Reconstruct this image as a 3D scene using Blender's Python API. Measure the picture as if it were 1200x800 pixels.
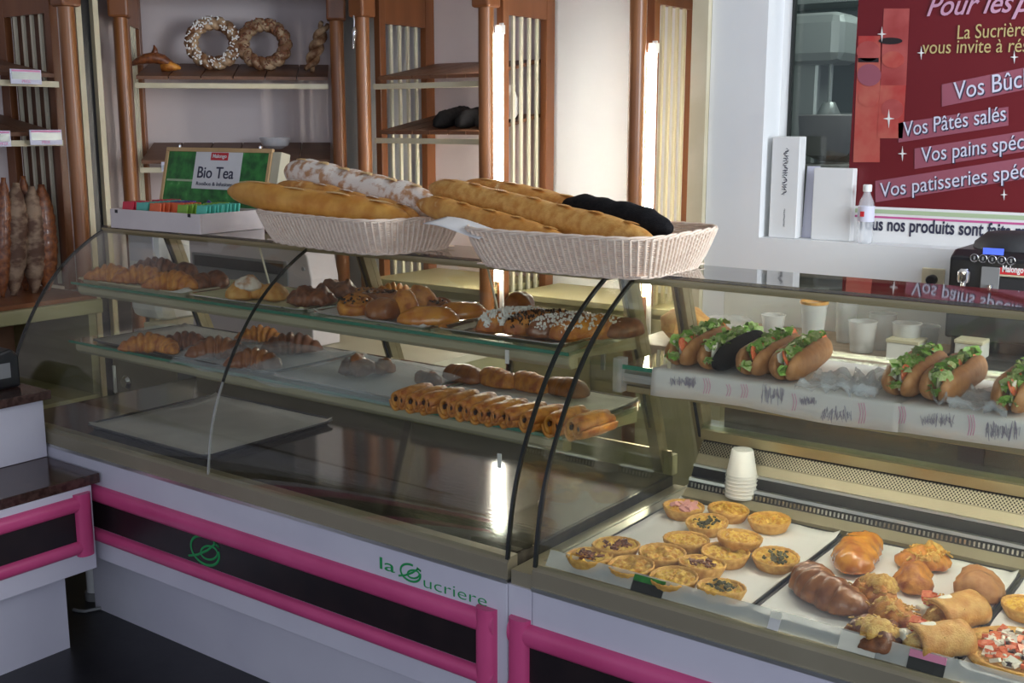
import bpy, math, random
from mathutils import Vector, Matrix, noise, Euler
for o in list(bpy.data.objects): bpy.data.objects.remove(o)
S = bpy.context.scene; COL = S.collection
R = math.radians; rnd = random.Random(7)

# ---------------------------------------------------------------- camera
cam_d = bpy.data.cameras.new('camera'); cam = bpy.data.objects.new('camera', cam_d); COL.objects.link(cam)
F_PX, YAW, PITCH, ROLL = 1312.75, -0.63960376, 0.1891697, 0.00114337
CAM = Vector((0, 0, 1.7))
_f = Vector((math.cos(PITCH)*math.sin(YAW), math.cos(PITCH)*math.cos(YAW), -math.sin(PITCH)))
_r0 = Vector((math.cos(YAW), -math.sin(YAW), 0)); _u0 = _r0.cross(_f)
_r = math.cos(ROLL)*_r0 + math.sin(ROLL)*_u0; _u = -math.sin(ROLL)*_r0 + math.cos(ROLL)*_u0
cam.matrix_world = Matrix(((_r.x, _u.x, -_f.x, CAM.x), (_r.y, _u.y, -_f.y, CAM.y), (_r.z, _u.z, -_f.z, CAM.z), (0, 0, 0, 1)))
cam_d.lens = F_PX/1200*36; cam_d.sensor_width = 36; cam_d.clip_start = 0.05
S.camera = cam

# ---------------------------------------------------------------- world, lights, exposure
w = bpy.data.worlds.new('world'); S.world = w; w.use_nodes = True
bg = w.node_tree.nodes['Background']; bg.inputs[0].default_value = (0.72, 0.80, 1.0, 1); bg.inputs[1].default_value = 0.54
S.view_settings.view_transform = 'Standard'; S.view_settings.look = 'None'
S.view_settings.gamma = 1; S.view_settings.exposure = 0.27; S.view_settings.use_curve_mapping = False
S.cycles.transparent_max_bounces = 40
def area(name, loc, target, size, power, color, sy=None):
    l = bpy.data.lights.new(name, 'AREA'); l.energy = power; l.color = color; l.size = size
    if sy: l.shape = 'RECTANGLE'; l.size_y = sy
    o = bpy.data.objects.new(name, l); COL.objects.link(o); o.location = loc
    o.rotation_euler = (Vector(target)-Vector(loc)).to_track_quat('-Z', 'Y').to_euler(); return o
area('shopfront_daylight', (1.6, -1.8, 2.2), (-1.5, 2.6, 0.9), 3.0, 55, (0.80, 0.88, 1.0), 2.2)
area('side_window_daylight', (1.2, 3.0, 2.2), (-2.1, 4.4, 1.6), 1.2, 78, (0.86, 0.93, 1.0), 1.4)

# ---------------------------------------------------------------- pixel to point on a known plane of the room
def ray(x, y): return _f + (x-600)/F_PX*_r - (y-400)/F_PX*_u
def onz(x, y, z): d = ray(x, y); return CAM + d*((z-CAM.z)/d.z)
def ony(x, y, Y): d = ray(x, y); return CAM + d*((Y-CAM.y)/d.y)
def onx(x, y, X): d = ray(x, y); return CAM + d*((X-CAM.x)/d.x)

# ---------------------------------------------------------------- materials
FS = 1
def mat(name, c1, c2=None, scale=8, rough=.5, metal=0, bump=0, bscale=None, stretch=(1, 1, 1), c3=None, coat=0, emit=None, es=0, detail=4, lo=.35, hi=.65, trans=0, spec=.5):
    scale = scale*FS; bscale = bscale*FS if bscale else None
    m = bpy.data.materials.new(name); m.use_nodes = True; nt = m.node_tree; N = nt.nodes; L = nt.links
    b = N['Principled BSDF']; b.inputs['Roughness'].default_value = rough; b.inputs['Metallic'].default_value = metal
    b.inputs['Base Color'].default_value = (*c1, 1); b.inputs['Coat Weight'].default_value = coat; b.inputs['Specular IOR Level'].default_value = spec
    if coat: b.inputs['Coat Roughness'].default_value = .15
    if trans: b.inputs['Transmission Weight'].default_value = trans
    if emit: b.inputs['Emission Color'].default_value = (*emit, 1); b.inputs['Emission Strength'].default_value = es
    tc = N.new('ShaderNodeTexCoord'); mp = N.new('ShaderNodeMapping'); mp.inputs['Scale'].default_value = stretch
    L.new(tc.outputs['Object'], mp.inputs[0])
    if c2:
        n = N.new('ShaderNodeTexNoise'); n.inputs['Scale'].default_value = scale; n.inputs['Detail'].default_value = detail
        L.new(mp.outputs[0], n.inputs['Vector'])
        r = N.new('ShaderNodeValToRGB'); e = r.color_ramp.elements
        e[0].position = lo; e[0].color = (*c1, 1); e[1].position = hi; e[1].color = (*c2, 1)
        if c3: x = e.new(min(.98, hi+.13)); x.color = (*c3, 1)
        L.new(n.outputs['Fac'], r.inputs[0]); L.new(r.outputs[0], b.inputs['Base Color'])
    if bump:
        n2 = N.new('ShaderNodeTexNoise'); n2.inputs['Scale'].default_value = bscale or scale*3; n2.inputs['Detail'].default_value = 5
        L.new(mp.outputs[0], n2.inputs['Vector'])
        bu = N.new('ShaderNodeBump'); bu.inputs['Strength'].default_value = bump; bu.inputs['Distance'].default_value = .004
        L.new(n2.outputs['Fac'], bu.inputs['Height']); L.new(bu.outputs[0], b.inputs['Normal'])
    return m
def glassmat(name, tint, ior=1.5, rough=.02, gcol=(1, 1, 1)):
    m = bpy.data.materials.new(name); m.use_nodes = True; nt = m.node_tree; N = nt.nodes; L = nt.links
    for n in list(N): N.remove(n)
    o = N.new('ShaderNodeOutputMaterial'); t = N.new('ShaderNodeBsdfTransparent'); t.inputs[0].default_value = (*tint, 1)
    g = N.new('ShaderNodeBsdfGlossy'); g.inputs[0].default_value = (*gcol, 1); g.inputs['Roughness'].default_value = rough
    ge = N.new('ShaderNodeNewGeometry'); dt = N.new('ShaderNodeVectorMath'); dt.operation = 'DOT_PRODUCT'; L.new(ge.outputs['Normal'], dt.inputs[0]); L.new(ge.outputs['Incoming'], dt.inputs[1])
    def mth(op, a_, b_):
        n_ = N.new('ShaderNodeMath'); n_.operation = op
        for k_, s_ in enumerate((a_, b_)):
            if s_ is None: continue
            if hasattr(s_, 'links'): L.new(s_, n_.inputs[k_])
            else: n_.inputs[k_].default_value = s_
        return n_.outputs[0]
    f0 = ((ior-1)/(ior+1))**2; c_ = mth('SUBTRACT', 1.0, mth('ABSOLUTE', dt.outputs['Value'], None)); f = mth('ADD', mth('MULTIPLY', mth('POWER', c_, 5.0), 1-f0), f0)
    mx = N.new('ShaderNodeMixShader'); L.new(f, mx.inputs[0]); L.new(t.outputs[0], mx.inputs[1]); L.new(g.outputs[0], mx.inputs[2]); L.new(mx.outputs[0], o.inputs[0])
    return m
def sheetmat(name, col, alpha, rough=.2):
    m = mat(name, col, rough=rough); b = m.node_tree.nodes['Principled BSDF']; b.inputs['Alpha'].default_value = alpha; return m
M = {}
M['floor'] = mat('floor', (.014, .014, .017), (.022, .021, .024), 6, .35, bump=.15)
M['wall'] = mat('wall_paint', (.64, .56, .56), (.68, .60, .59), 2, .75, bump=.05)
M['wallb'] = mat('wall_paint_bright', (.78, .79, .80), (.82, .83, .83), 2, .7, bump=.05)
M['ceil'] = mat('ceiling_paint', (.7, .7, .7), rough=.8)
M['lam'] = mat('white_laminate', (.60, .58, .66), (.66, .64, .71), 3, .38, bump=.03, bscale=40)
M['pink'] = mat('pink_trim', (.66, .085, .24), (.58, .065, .20), 5, .33, bump=.06, bscale=25)
M['dark'] = mat('dark_brown_panel', (.012, .008, .010), (.020, .012, .013), 10, .35)
M['granite'] = mat('brown_granite', (.035, .016, .013), (.075, .038, .030), 55, .14, lo=.4, hi=.6)
M['gold'] = mat('champagne_aluminium', (.36, .30, .17), (.42, .36, .22), 3, .33, .75, stretch=(1, 8, 8))
M['goldd'] = mat('grey_gold_profile', (.30, .26, .18), (.34, .30, .21), 4, .45, .35)
M['alu'] = mat('brushed_steel', (.55, .55, .53), (.66, .66, .64), 12, .28, .9, stretch=(1, 14, 14))
M['deck'] = mat('polished_brown_deck', (.050, .042, .034), (.085, .072, .058), 9, .10, bump=.05, bscale=30, stretch=(.4, 3, 1))
M['deckr'] = mat('pale_steel_deck', (.42, .41, .36), (.5, .49, .44), 6, .25, .3)
M['glass'] = glassmat('clear_glass', (.955, .960, .915), 1.40)
M['gshelf'] = glassmat('green_shelf_glass', (.90, .96, .92), 1.5)
M['gtop'] = glassmat('tinted_top_glass', (.50, .46, .38), 1.75, .03)
M['gedge'] = mat('green_glass_edge', (.03, .22, .14), rough=.15, coat=.5)
M['seal'] = mat('black_seal', (.012, .014, .012), rough=.3)
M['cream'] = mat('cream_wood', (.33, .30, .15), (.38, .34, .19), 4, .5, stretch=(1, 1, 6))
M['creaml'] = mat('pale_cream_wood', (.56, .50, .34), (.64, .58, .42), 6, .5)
M['slat'] = mat('ivory_slat', (.72, .68, .52), rough=.45)
M['wood'] = mat('red_brown_wood', (.18, .060, .019), (.26, .092, .030), 6, .4, stretch=(1, 1, .15), coat=.1, bump=.05)
M['woodc'] = mat('varnished_column', (.20, .070, .022), (.31, .12, .036), 14, .35, stretch=(1, 1, .12), coat=.15)
M['woodd'] = mat('dark_shelf_board', (.13, .055, .028), (.20, .09, .045), 7, .5, stretch=(.3, 1, 1))
M['black'] = mat('black_plastic', (.010, .010, .012), rough=.3)
M['blackm'] = mat('black_matt', (.02, .02, .022), rough=.6)
M['grey'] = mat('grey_plastic', (.22, .22, .22), rough=.5)
M['white'] = mat('white_plastic', (.80, .80, .79), rough=.4)
M['paper'] = mat('white_paper', (.80, .79, .78), (.74, .73, .72), 5, .7, bump=.25, bscale=9)
M['paperg'] = mat('greyish_baking_paper', (.50, .49, .46), (.60, .59, .56), 6, .6, bump=.3, bscale=8)
M['papery'] = mat('yellowish_paper', (.66, .66, .42), rough=.6)
M['chrome'] = mat('chrome', (.75, .75, .76), rough=.12, metal=1)
M['tray'] = mat('dark_baking_tray', (.07, .07, .075), (.11, .11, .115), 10, .35, .6)
M['red'] = mat('red_print', (.60, .02, .03), rough=.4)
M['tube'] = mat('lit_tube', (1, 1, 1), emit=(1.0, .97, .88), es=42)
M['tubec'] = mat('lit_case_tube', (1, 1, 1), emit=(1.0, .95, .84), es=24)
# food
FS = 6
M['crust'] = mat('golden_crust', (.74, .32, .045), (.38, .095, .012), 6, .42, bump=.5, bscale=60, coat=.15)
M['crustl'] = mat('pale_golden_crust', (.74, .42, .12), (.58, .25, .045), 8, .45, bump=.5, bscale=50)
M['bagu'] = mat('baguette_crust', (.72, .37, .09), (.54, .21, .035), 5, .45, bump=.4, bscale=45, c3=(.78, .56, .28))
M['gcrust'] = mat('smooth_golden_crust', (.80, .42, .09), (.60, .24, .035), 2.5, .42, bump=.3, bscale=45)
M['cutc'] = mat('pale_scored_crumb', (.80, .58, .30), (.70, .42, .16), 20, .6, bump=.4)
M['flour'] = mat('floury_crust', (.52, .27, .13), (.84, .75, .66), 5, .75, bump=.6, bscale=50, lo=.38, hi=.52)
M['brown'] = mat('dark_baked_crust', (.28, .090, .026), (.12, .034, .014), 9, .38, bump=.4, bscale=50, coat=.35)
M['gloss'] = mat('glossy_chestnut_crust', (.36, .125, .026), (.20, .055, .012), 5, .30, bump=.35, bscale=20, coat=.4)
M['glossg'] = mat('glossy_golden_crust', (.72, .31, .03), (.50, .15, .012), 5, .25, bump=.2, bscale=30, coat=.6)
M['blackb'] = mat('black_bread_crust', (.006, .006, .007), (.012, .011, .012), 20, .75, spec=.15, bump=.5, bscale=60)
M['bun'] = mat('soft_roll_crust', (.50, .245, .09), (.40, .17, .055), 9, .5, bump=.25, bscale=50, c3=(.60, .36, .17))
M['crumb'] = mat('white_crumb', (.82, .74, .60), rough=.8, bump=.5, bscale=90)
M['pastrys'] = mat('shortcrust', (.78, .46, .12), (.60, .28, .05), 12, .55, bump=.4, bscale=60)
M['egg'] = mat('yellow_quiche_filling', (.92, .60, .10), (.70, .30, .03), 14, .4, bump=.9, bscale=70, c3=(.88, .70, .34), lo=.42, hi=.62)
M['egg2'] = mat('golden_quiche_filling', (.66, .28, .03), (.92, .60, .12), 14, .4, bump=.9, bscale=80, lo=.4, hi=.6)
M['cheese'] = mat('melted_cheese', (.88, .60, .18), (.62, .29, .05), 16, .45, bump=.9, bscale=60, c3=(.85, .68, .36))
M['choc'] = mat('dark_chocolate', (.035, .014, .008), rough=.35)
M['sugar'] = mat('white_sugar', (.85, .83, .80), rough=.5)
M['herb'] = mat('dark_herbs', (.07, .075, .02), (.13, .10, .03), 40, .6)
M['ham'] = mat('pink_ham', (.75, .36, .34), rough=.5)
M['lett'] = mat('green_lettuce', (.16, .38, .04), (.34, .56, .11), 30, .45)
M['lettl'] = mat('pale_lettuce', (.38, .55, .16), (.60, .70, .34), 30, .45)
M['tom'] = mat('tomato', (.68, .10, .035), (.78, .22, .08), 30, .3, coat=.4)
M['chees'] = mat('white_cheese', (.86, .83, .72), rough=.45)
M['saucer'] = mat('pale_sauce', (.84, .78, .66), rough=.4)
FS = 1
M['printg'] = mat('grey_lilac_print', (.36, .33, .42), rough=.6)
M['reard'] = mat('dark_rear_door', (.05, .038, .034), (.07, .05, .045), 3, .4)
M['tubel'] = mat('lit_shelf_tube', (1, 1, 1), emit=(1.0, .95, .84), es=24)
M['wick'] = mat('wicker', (.80, .63, .50), (.88, .74, .60), 60, .6)
M['film'] = sheetmat('clear_wrap', (.72, .78, .86), .24, .07)
M['cupc'] = sheetmat('translucent_cup', (.74, .74, .76), .38, .3)
M['clearp'] = sheetmat('clear_bottle_plastic', (.85, .88, .92), .30, .08)
M['green'] = mat('green_vinyl', (.01, .30, .08), rough=.4)
M['poster'] = mat('dark_red_poster', (.145, .005, .010), (.13, .004, .008), 2, .45)
M['strip'] = mat('dusty_pink_print', (.30, .085, .12), rough=.5)
M['ink'] = mat('dark_ink', (.03, .03, .06), rough=.6)
M['lilac'] = mat('pale_lilac_print', (.62, .62, .74), rough=.5)
M['barc'] = mat('cream_metal_bar', (.40, .37, .25), (.45, .42, .29), 3, .4)
M['title'] = mat('pale_pink_print', (.55, .30, .42), rough=.5)
M['ringb'] = mat('seeded_brown_crust', (.20, .085, .035), (.50, .34, .20), 22, .6, bump=.5, lo=.42, hi=.62)
M['pinkp'] = mat('pink_print', (.70, .25, .45), rough=.5)
M['olive'] = mat('olive_gold_print', (.52, .42, .18), rough=.5)
M['pgreen'] = mat('pale_green_print', (.42, .52, .32), rough=.5)
M['pink2'] = mat('magenta_print', (.55, .10, .28), rough=.5)
M['photor'] = mat('red_photo_print', (.42, .03, .03), (.50, .14, .10), 7, .5)
M['photop'] = mat('salmon_photo_print', (.46, .10, .09), (.30, .03, .03), 6, .5)
M['teal'] = mat('kitchen_teal', (.14, .21, .21), (.18, .25, .25), 3, .5)
M['ksteel'] = mat('kitchen_steel', (.42, .47, .47), rough=.3, metal=.5)
M['dgreen'] = mat('leaf_print', (.01, .10, .02), (.04, .30, .05), 22, .4, c3=(.25, .5, .2))

def perfmat():
    m = mat('perforated_steel', (.40, .37, .28), rough=.45, metal=.85); nt = m.node_tree; N = nt.nodes; L = nt.links; b = N['Principled BSDF']
    tc = N.new('ShaderNodeTexCoord'); mp = N.new('ShaderNodeMapping'); mp.inputs['Rotation'].default_value = (0, R(45), 0)
    v = N.new('ShaderNodeTexVoronoi'); v.inputs['Scale'].default_value = 165; v.inputs['Randomness'].default_value = 0
    mp.inputs['Scale'].default_value = (1, 0.0, 1)
    L.new(tc.outputs['Object'], mp.inputs[0]); L.new(mp.outputs[0], v.inputs['Vector'])
    r = N.new('ShaderNodeValToRGB'); r.color_ramp.interpolation = 'CONSTANT'; e = r.color_ramp.elements
    e[0].color = (.02, .018, .014, 1); e[1].position = .34; e[1].color = (.34, .31, .24, 1)
    L.new(v.outputs['Distance'], r.inputs[0]); L.new(r.outputs[0], b.inputs['Base Color']); return m
M['perf'] = perfmat()

# ---------------------------------------------------------------- mesh collector
WP = {}
class G:
    def __init__(s): s.v = []; s.f = []
    def add(s, vs, fs, T=None):
        k = len(s.v); s.v += [tuple(T @ Vector(p)) if T else tuple(p) for p in vs]; s.f += [tuple(i+k for i in f) for f in fs]; return s
    def box(s, x0, x1, y0, y1, z0, z1, T=None):
        v = [(x, y, z) for x in (x0, x1) for y in (y0, y1) for z in (z0, z1)]
        return s.add(v, [(0, 1, 3, 2), (4, 6, 7, 5), (0, 4, 5, 1), (2, 3, 7, 6), (0, 2, 6, 4), (1, 5, 7, 3)], T)
    def cb(s, c, d, T=None): return s.box(c[0]-d[0]/2, c[0]+d[0]/2, c[1]-d[1]/2, c[1]+d[1]/2, c[2]-d[2]/2, c[2]+d[2]/2, T)
    def lathe(s, prof, n=24, c=(0, 0, 0), fn=None, T=None, close=True):
        v = []; f = []
        for r_, z in prof:
            for j in range(n):
                a = 2*math.pi*j/n; q = r_*(fn(a, r_, z) if fn else 1)
                v.append((c[0]+q*math.cos(a), c[1]+q*math.sin(a), c[2]+z))
        for i in range(len(prof)-1):
            for j in range(n):
                a, b = i*n+j, i*n+(j+1) % n; f.append((a, b, b+n, a+n))
        if close: f.append(tuple(range(n-1, -1, -1))); f.append(tuple((len(prof)-1)*n+j for j in range(n)))
        return s.add(v, f, T)
    def sweep(s, path, rad, n=8, up=(0, 0, 1), fn=None, caps=True, closed=False, sq=(1, 1)):
        P = [Vector(p) for p in path]; m = len(P); v = []; f = []; up = Vector(up)
        for i, p in enumerate(P):
            t = (P[(i+1) % m]-P[i-1]) if closed else (P[min(i+1, m-1)]-P[max(i-1, 0)])
            t.normalize(); sd = t.cross(up)
            if sd.length < 1e-4: sd = t.cross(Vector((1, .1, 0)))
            sd.normalize(); u2 = sd.cross(t); r_ = rad[i] if isinstance(rad, (list, tuple)) else rad
            for j in range(n):
                a = 2*math.pi*j/n; k = fn(i/(m-1), a) if fn else 1
                v.append(p + sd*(math.cos(a)*r_*k*sq[0]) + u2*(math.sin(a)*r_*k*sq[1]))
        mm = m if closed else m-1
        for i in range(mm):
            for j in range(n):
                a, b = i*n+j, i*n+(j+1) % n; c, d = ((i+1) % m)*n+(j+1) % n, ((i+1) % m)*n+j; f.append((a, d, c, b))
        if caps and not closed: f.append(tuple(range(n))); f.append(tuple((m-1)*n+j for j in range(n-1, -1, -1)))
        return s.add(v, f)
    def tube(s, a, b, r_, n=12): return s.sweep([a, b], r_, n)
    def prism(s, yz, x0, x1):
        n = len(yz); v = [(x0, y, z) for y, z in yz]+[(x1, y, z) for y, z in yz]
        f = [(i, (i+1) % n, n+(i+1) % n, n+i) for i in range(n)]+[tuple(range(n-1, -1, -1)), tuple(range(n, 2*n))]
        return s.add(v, f)
    def shell(s, yz, x0, x1, th):
        """curved sheet following yz, with thickness th"""
        n = len(yz); off = []
        for i, (y, z) in enumerate(yz):
            a = yz[max(i-1, 0)]; b = yz[min(i+1, n-1)]; dy, dz = b[0]-a[0], b[1]-a[1]; l = math.hypot(dy, dz)
            off.append((y+dz/l*th, z-dy/l*th))
        return s.prism(list(yz)+off[::-1], x0, x1)
    def grid(s, nx, ny, fn, th=.001):
        v = [Vector(fn(i/(nx-1), j/(ny-1))) for i in range(nx) for j in range(ny)]
        f = []
        for i in range(nx-1):
            for j in range(ny-1): a = i*ny+j; f.append((a, a+ny, a+ny+1, a+1))
        return s.add(v, f)
def tag(o, label=None, cat=None, group=None, kind=None):
    if label: o['label'] = label
    if cat: o['category'] = cat
    if group: o['group'] = group
    if kind: o['kind'] = kind
    return o
def thing(name, label, cat, loc=(0, 0, 0), group=None, kind=None):
    o = bpy.data.objects.new(name, None); COL.objects.link(o); o.location = loc; o.empty_display_size = .05
    WP[o] = Vector(loc); return tag(o, label, cat, group, kind)
def build(g, name, m, parent=None, smooth=False, bevel=0, label=None, kind=None, loc=None, sub=0, solid=0):
    L = WP[parent] if parent is not None else Vector(loc or (0, 0, 0))
    me = bpy.data.meshes.new(name); me.from_pydata([tuple(Vector(p)-L) for p in g.v], [], g.f); me.update()
    o = bpy.data.objects.new(name, me); COL.objects.link(o); me.materials.append(M[m] if isinstance(m, str) else m)
    if parent is not None: o.parent = parent
    else: o.location = L
    WP[o] = L
    if smooth:
        me.polygons.foreach_set('use_smooth', [True]*len(me.polygons))
        if smooth != 'all':
            me.set_sharp_from_angle(angle=R(40))
    if solid: x = o.modifiers.new('solid', 'SOLIDIFY'); x.thickness = solid
    if bevel: x = o.modifiers.new('bevel', 'BEVEL'); x.width = bevel; x.segments = 2; x.limit_method = 'ANGLE'
    if sub: x = o.modifiers.new('sub', 'SUBSURF'); x.levels = sub; x.render_levels = sub
    return tag(o, label, None, None, kind)
def struct(g, name, m, bevel=0): o = build(g, name, m, None, bevel=bevel); o['kind'] = 'structure'; return o
def dup(root, loc=None, rot=None, scale=None):
    r = root.copy(); COL.objects.link(r)
    if loc is not None: r.location = loc
    if rot is not None: r.rotation_euler = rot
    if scale is not None: r.scale = scale if hasattr(scale, '__len__') else (scale,)*3
    for c in list(root.children):
        d = c.copy(); COL.objects.link(d); d.parent = r
        for e in list(c.children): h = e.copy(); COL.objects.link(h); h.parent = d
    return r
def text(body, name, m, size, parent, origin, xdir=(1, 0, 0), zdir=(0, 0, 1), shear=0, off=0, spacing=1, width=None, align='LEFT', ext=.0006):
    """flat lettering on a surface; origin = baseline start, xdir = writing direction, zdir = up of the letters"""
    c = bpy.data.curves.new(name, 'FONT'); c.body = body; c.size = size; c.shear = shear; c.offset = off; c.space_character = spacing
    c.extrude = ext; c.align_x = align; c.materials.append(M[m]); c.resolution_u = 4
    o = bpy.data.objects.new(name, c); COL.objects.link(o)
    X = Vector(xdir).normalized(); Z = Vector(zdir); Z = (Z-X*Z.dot(X)).normalized(); C = X.cross(Z)
    mx = Matrix(((X.x, Z.x, C.x, 0), (X.y, Z.y, C.y, 0), (X.z, Z.z, C.z, 0), (0, 0, 0, 1)))
    dg = bpy.context.evaluated_depsgraph_get(); me = bpy.data.meshes.new_from_object(o.evaluated_get(dg)); bpy.data.objects.remove(o)
    if width:
        xs = [v.co.x for v in me.vertices]; k = width/max(1e-6, max(xs)-min(xs))
        for v in me.vertices: v.co.x *= k
    me.transform(mx); O = Vector(origin)-WP[parent]
    for v in me.vertices: v.co += O
    o = bpy.data.objects.new(name, me); COL.objects.link(o); o.parent = parent; WP[o] = WP[parent]
    if not me.materials: me.materials.append(M[m])
    return o
def nz(p, s, a): return a*noise.noise(Vector(p)*s)

# ================================================================ SETTING
g = G().box(-5.5, 2.5, -2.5, 7.0, -.06, 0); struct(g, 'floor', 'floor')
g = G().box(-5.5, 2.5, -2.5, 7.0, 2.85, 2.95); struct(g, 'ceiling', 'ceil')
g = G().box(-5.5, -5.4, -2.5, 4.85, 0, 2.85); struct(g, 'wall_left', 'wall')
g = G().box(-5.4, -2.18, 4.75, 4.85, 0, 2.85); struct(g, 'wall_back', 'wallb')
g = G().box(-2.18, 2.0, 4.30, 4.45, 0, 1.255); g.box(-2.18, -1.935, 4.30, 4.50, 1.255, 2.85); g.box(-2.18, -2.10, 4.45, 4.85, 0, 2.85)
g.box(-1.935, 2.0, 4.30, 4.50, 2.42, 2.85); g.box(.9, 2.0, 4.30, 4.50, 1.255, 2.42); struct(g, 'wall_right', 'wallb')
# cream trim where the bakery niche meets the wall
g = G().box(-2.255, -2.182, 4.27, 4.74, 0, 2.85); struct(g, 'trim_1', 'creaml')
win = G().box(-1.935, .9, 4.455, 4.50, 1.256, 1.29); win.box(-1.935, -1.90, 4.455, 4.50, 1.29, 2.42); win.box(.86, .9, 4.455, 4.50, 1.29, 2.42)
wf = struct(win, 'window_1', 'white')
g = G().box(-1.899, .859, 4.474, 4.480, 1.291, 2.42); build(g, 'pane', 'glass', wf)
g = G().box(-1.899, -1.888, 4.45, 4.473, 1.291, 2.42); build(g, 'gasket', 'seal', wf)
# strips of wall and dark doorway between the first two bread shelves
def post(name, pxa, pxb, X, dep, m, z0=0, z1=2.85, kind=True):
    a = onx(pxa, 150, X); b = onx(pxb, 150, X)
    g = G().box(X-dep, X, a.y, b.y, z0, z1); return struct(g, name, m)
post('trim_2', 98, 104.5, -4.97, .05, 'creaml'); post('trim_3', 118, 124, -4.97, .05, 'creaml')
a = onx(104.5, 150, -5.0).y; b = onx(118.3, 150, -5.0).y
struct(G().box(-5.05, -5.0, a, b, 0, 2.85), 'doorway_shade_panel', 'black')  # black panel: the dark of the open doorway gap put in as colour

# kitchen seen through the window
struct(G().box(-3.2, 1.6, 6.3, 6.4, 0, 2.85), 'wall_kitchen', 'teal')
struct(G().box(-3.3, -3.2, 4.86, 6.4, 0, 2.85), 'wall_kitchen_side', 'teal')
area('kitchen_light', (-1.6, 5.4, 2.7), (-2.2, 5.7, 1.2), .8, 9, (.9, 1, 1))
def kp(x, y, Y=5.4): return ony(x, y, Y)
c = kp(965, 160); K = thing('dough_mixer', 'grey dough mixer with round bowl in the kitchen behind the window glass', 'mixer', (c.x, 5.4, 0))
g = G().lathe([(.02, .0), (.10, .03), (.135, .12), (.145, .22), (.14, .225), (.12, .12), (.02, .03)], 24, (c.x+.02, 5.4, c.z-.12), close=False); build(g, 'bowl', 'grey', K, True)
g = G().box(c.x-.24, c.x-.06, 5.45, 5.62, 0, 2.12); build(g, 'column', 'ksteel', K, bevel=.02)
g = G().box(c.x-.24, c.x+.10, 5.30, 5.60, 2.0, 2.24); build(g, 'head', 'ksteel', K, bevel=.05)
g = G().tube((c.x+.02, 5.4, 2.02), (c.x+.02, 5.4, 1.78), .012); g.lathe([(.01, 0), (.05, .03), (.06, .10), (.03, .16)], 10, (c.x+.02, 5.4, 1.66)); build(g, 'beater', 'ksteel', K, True)
g = G().box(c.x-.20, c.x+.16, 5.25, 5.6, 0, c.z-.13); build(g, 'base', 'grey', K, bevel=.02)
K = thing('kitchen_shelf', 'steel kitchen shelf rack behind the window, left of the red poster', 'shelf', (-2.0, 6.1, 1.3))
for z in (1.45, 1.75, 2.05, 2.35): build(G().box(-3.0, -1.2, 5.95, 6.28, z, z+.025), 'shelf', 'ksteel', K)
for x in (-2.98, -1.22): build(G().box(x-.015, x+.015, 5.95, 5.98, .0, 2.5), 'upright', 'ksteel', K)

# ================================================================ DISPLAY CASES
PROF = [(1.998, .698), (2.004, .76), (2.013, .82), (2.027, .87), (2.045, .92), (2.066, .965), (2.090, 1.01), (2.118, 1.058), (2.148, 1.105), (2.183, 1.152), (2.225, 1.197), (2.270, 1.236), (2.325, 1.276), (2.385, 1.312), (2.425, 1.330)]
YF = 1.995
def dense(P_, k=4):
    out = []
    for i in range(len(P_)-1):
        p0 = P_[max(i-1, 0)]; p1 = P_[i]; p2 = P_[i+1]; p3 = P_[min(i+2, len(P_)-1)]
        for j in range(k):
            t = j/k; out.append(tuple(.5*(2*p1[c]+(p2[c]-p0[c])*t+(2*p0[c]-5*p1[c]+4*p2[c]-p3[c])*t*t+(3*p1[c]-p0[c]-3*p2[c]+p3[c])*t**3) for c in (0, 1)))
    return out+[P_[-1]]
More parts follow.
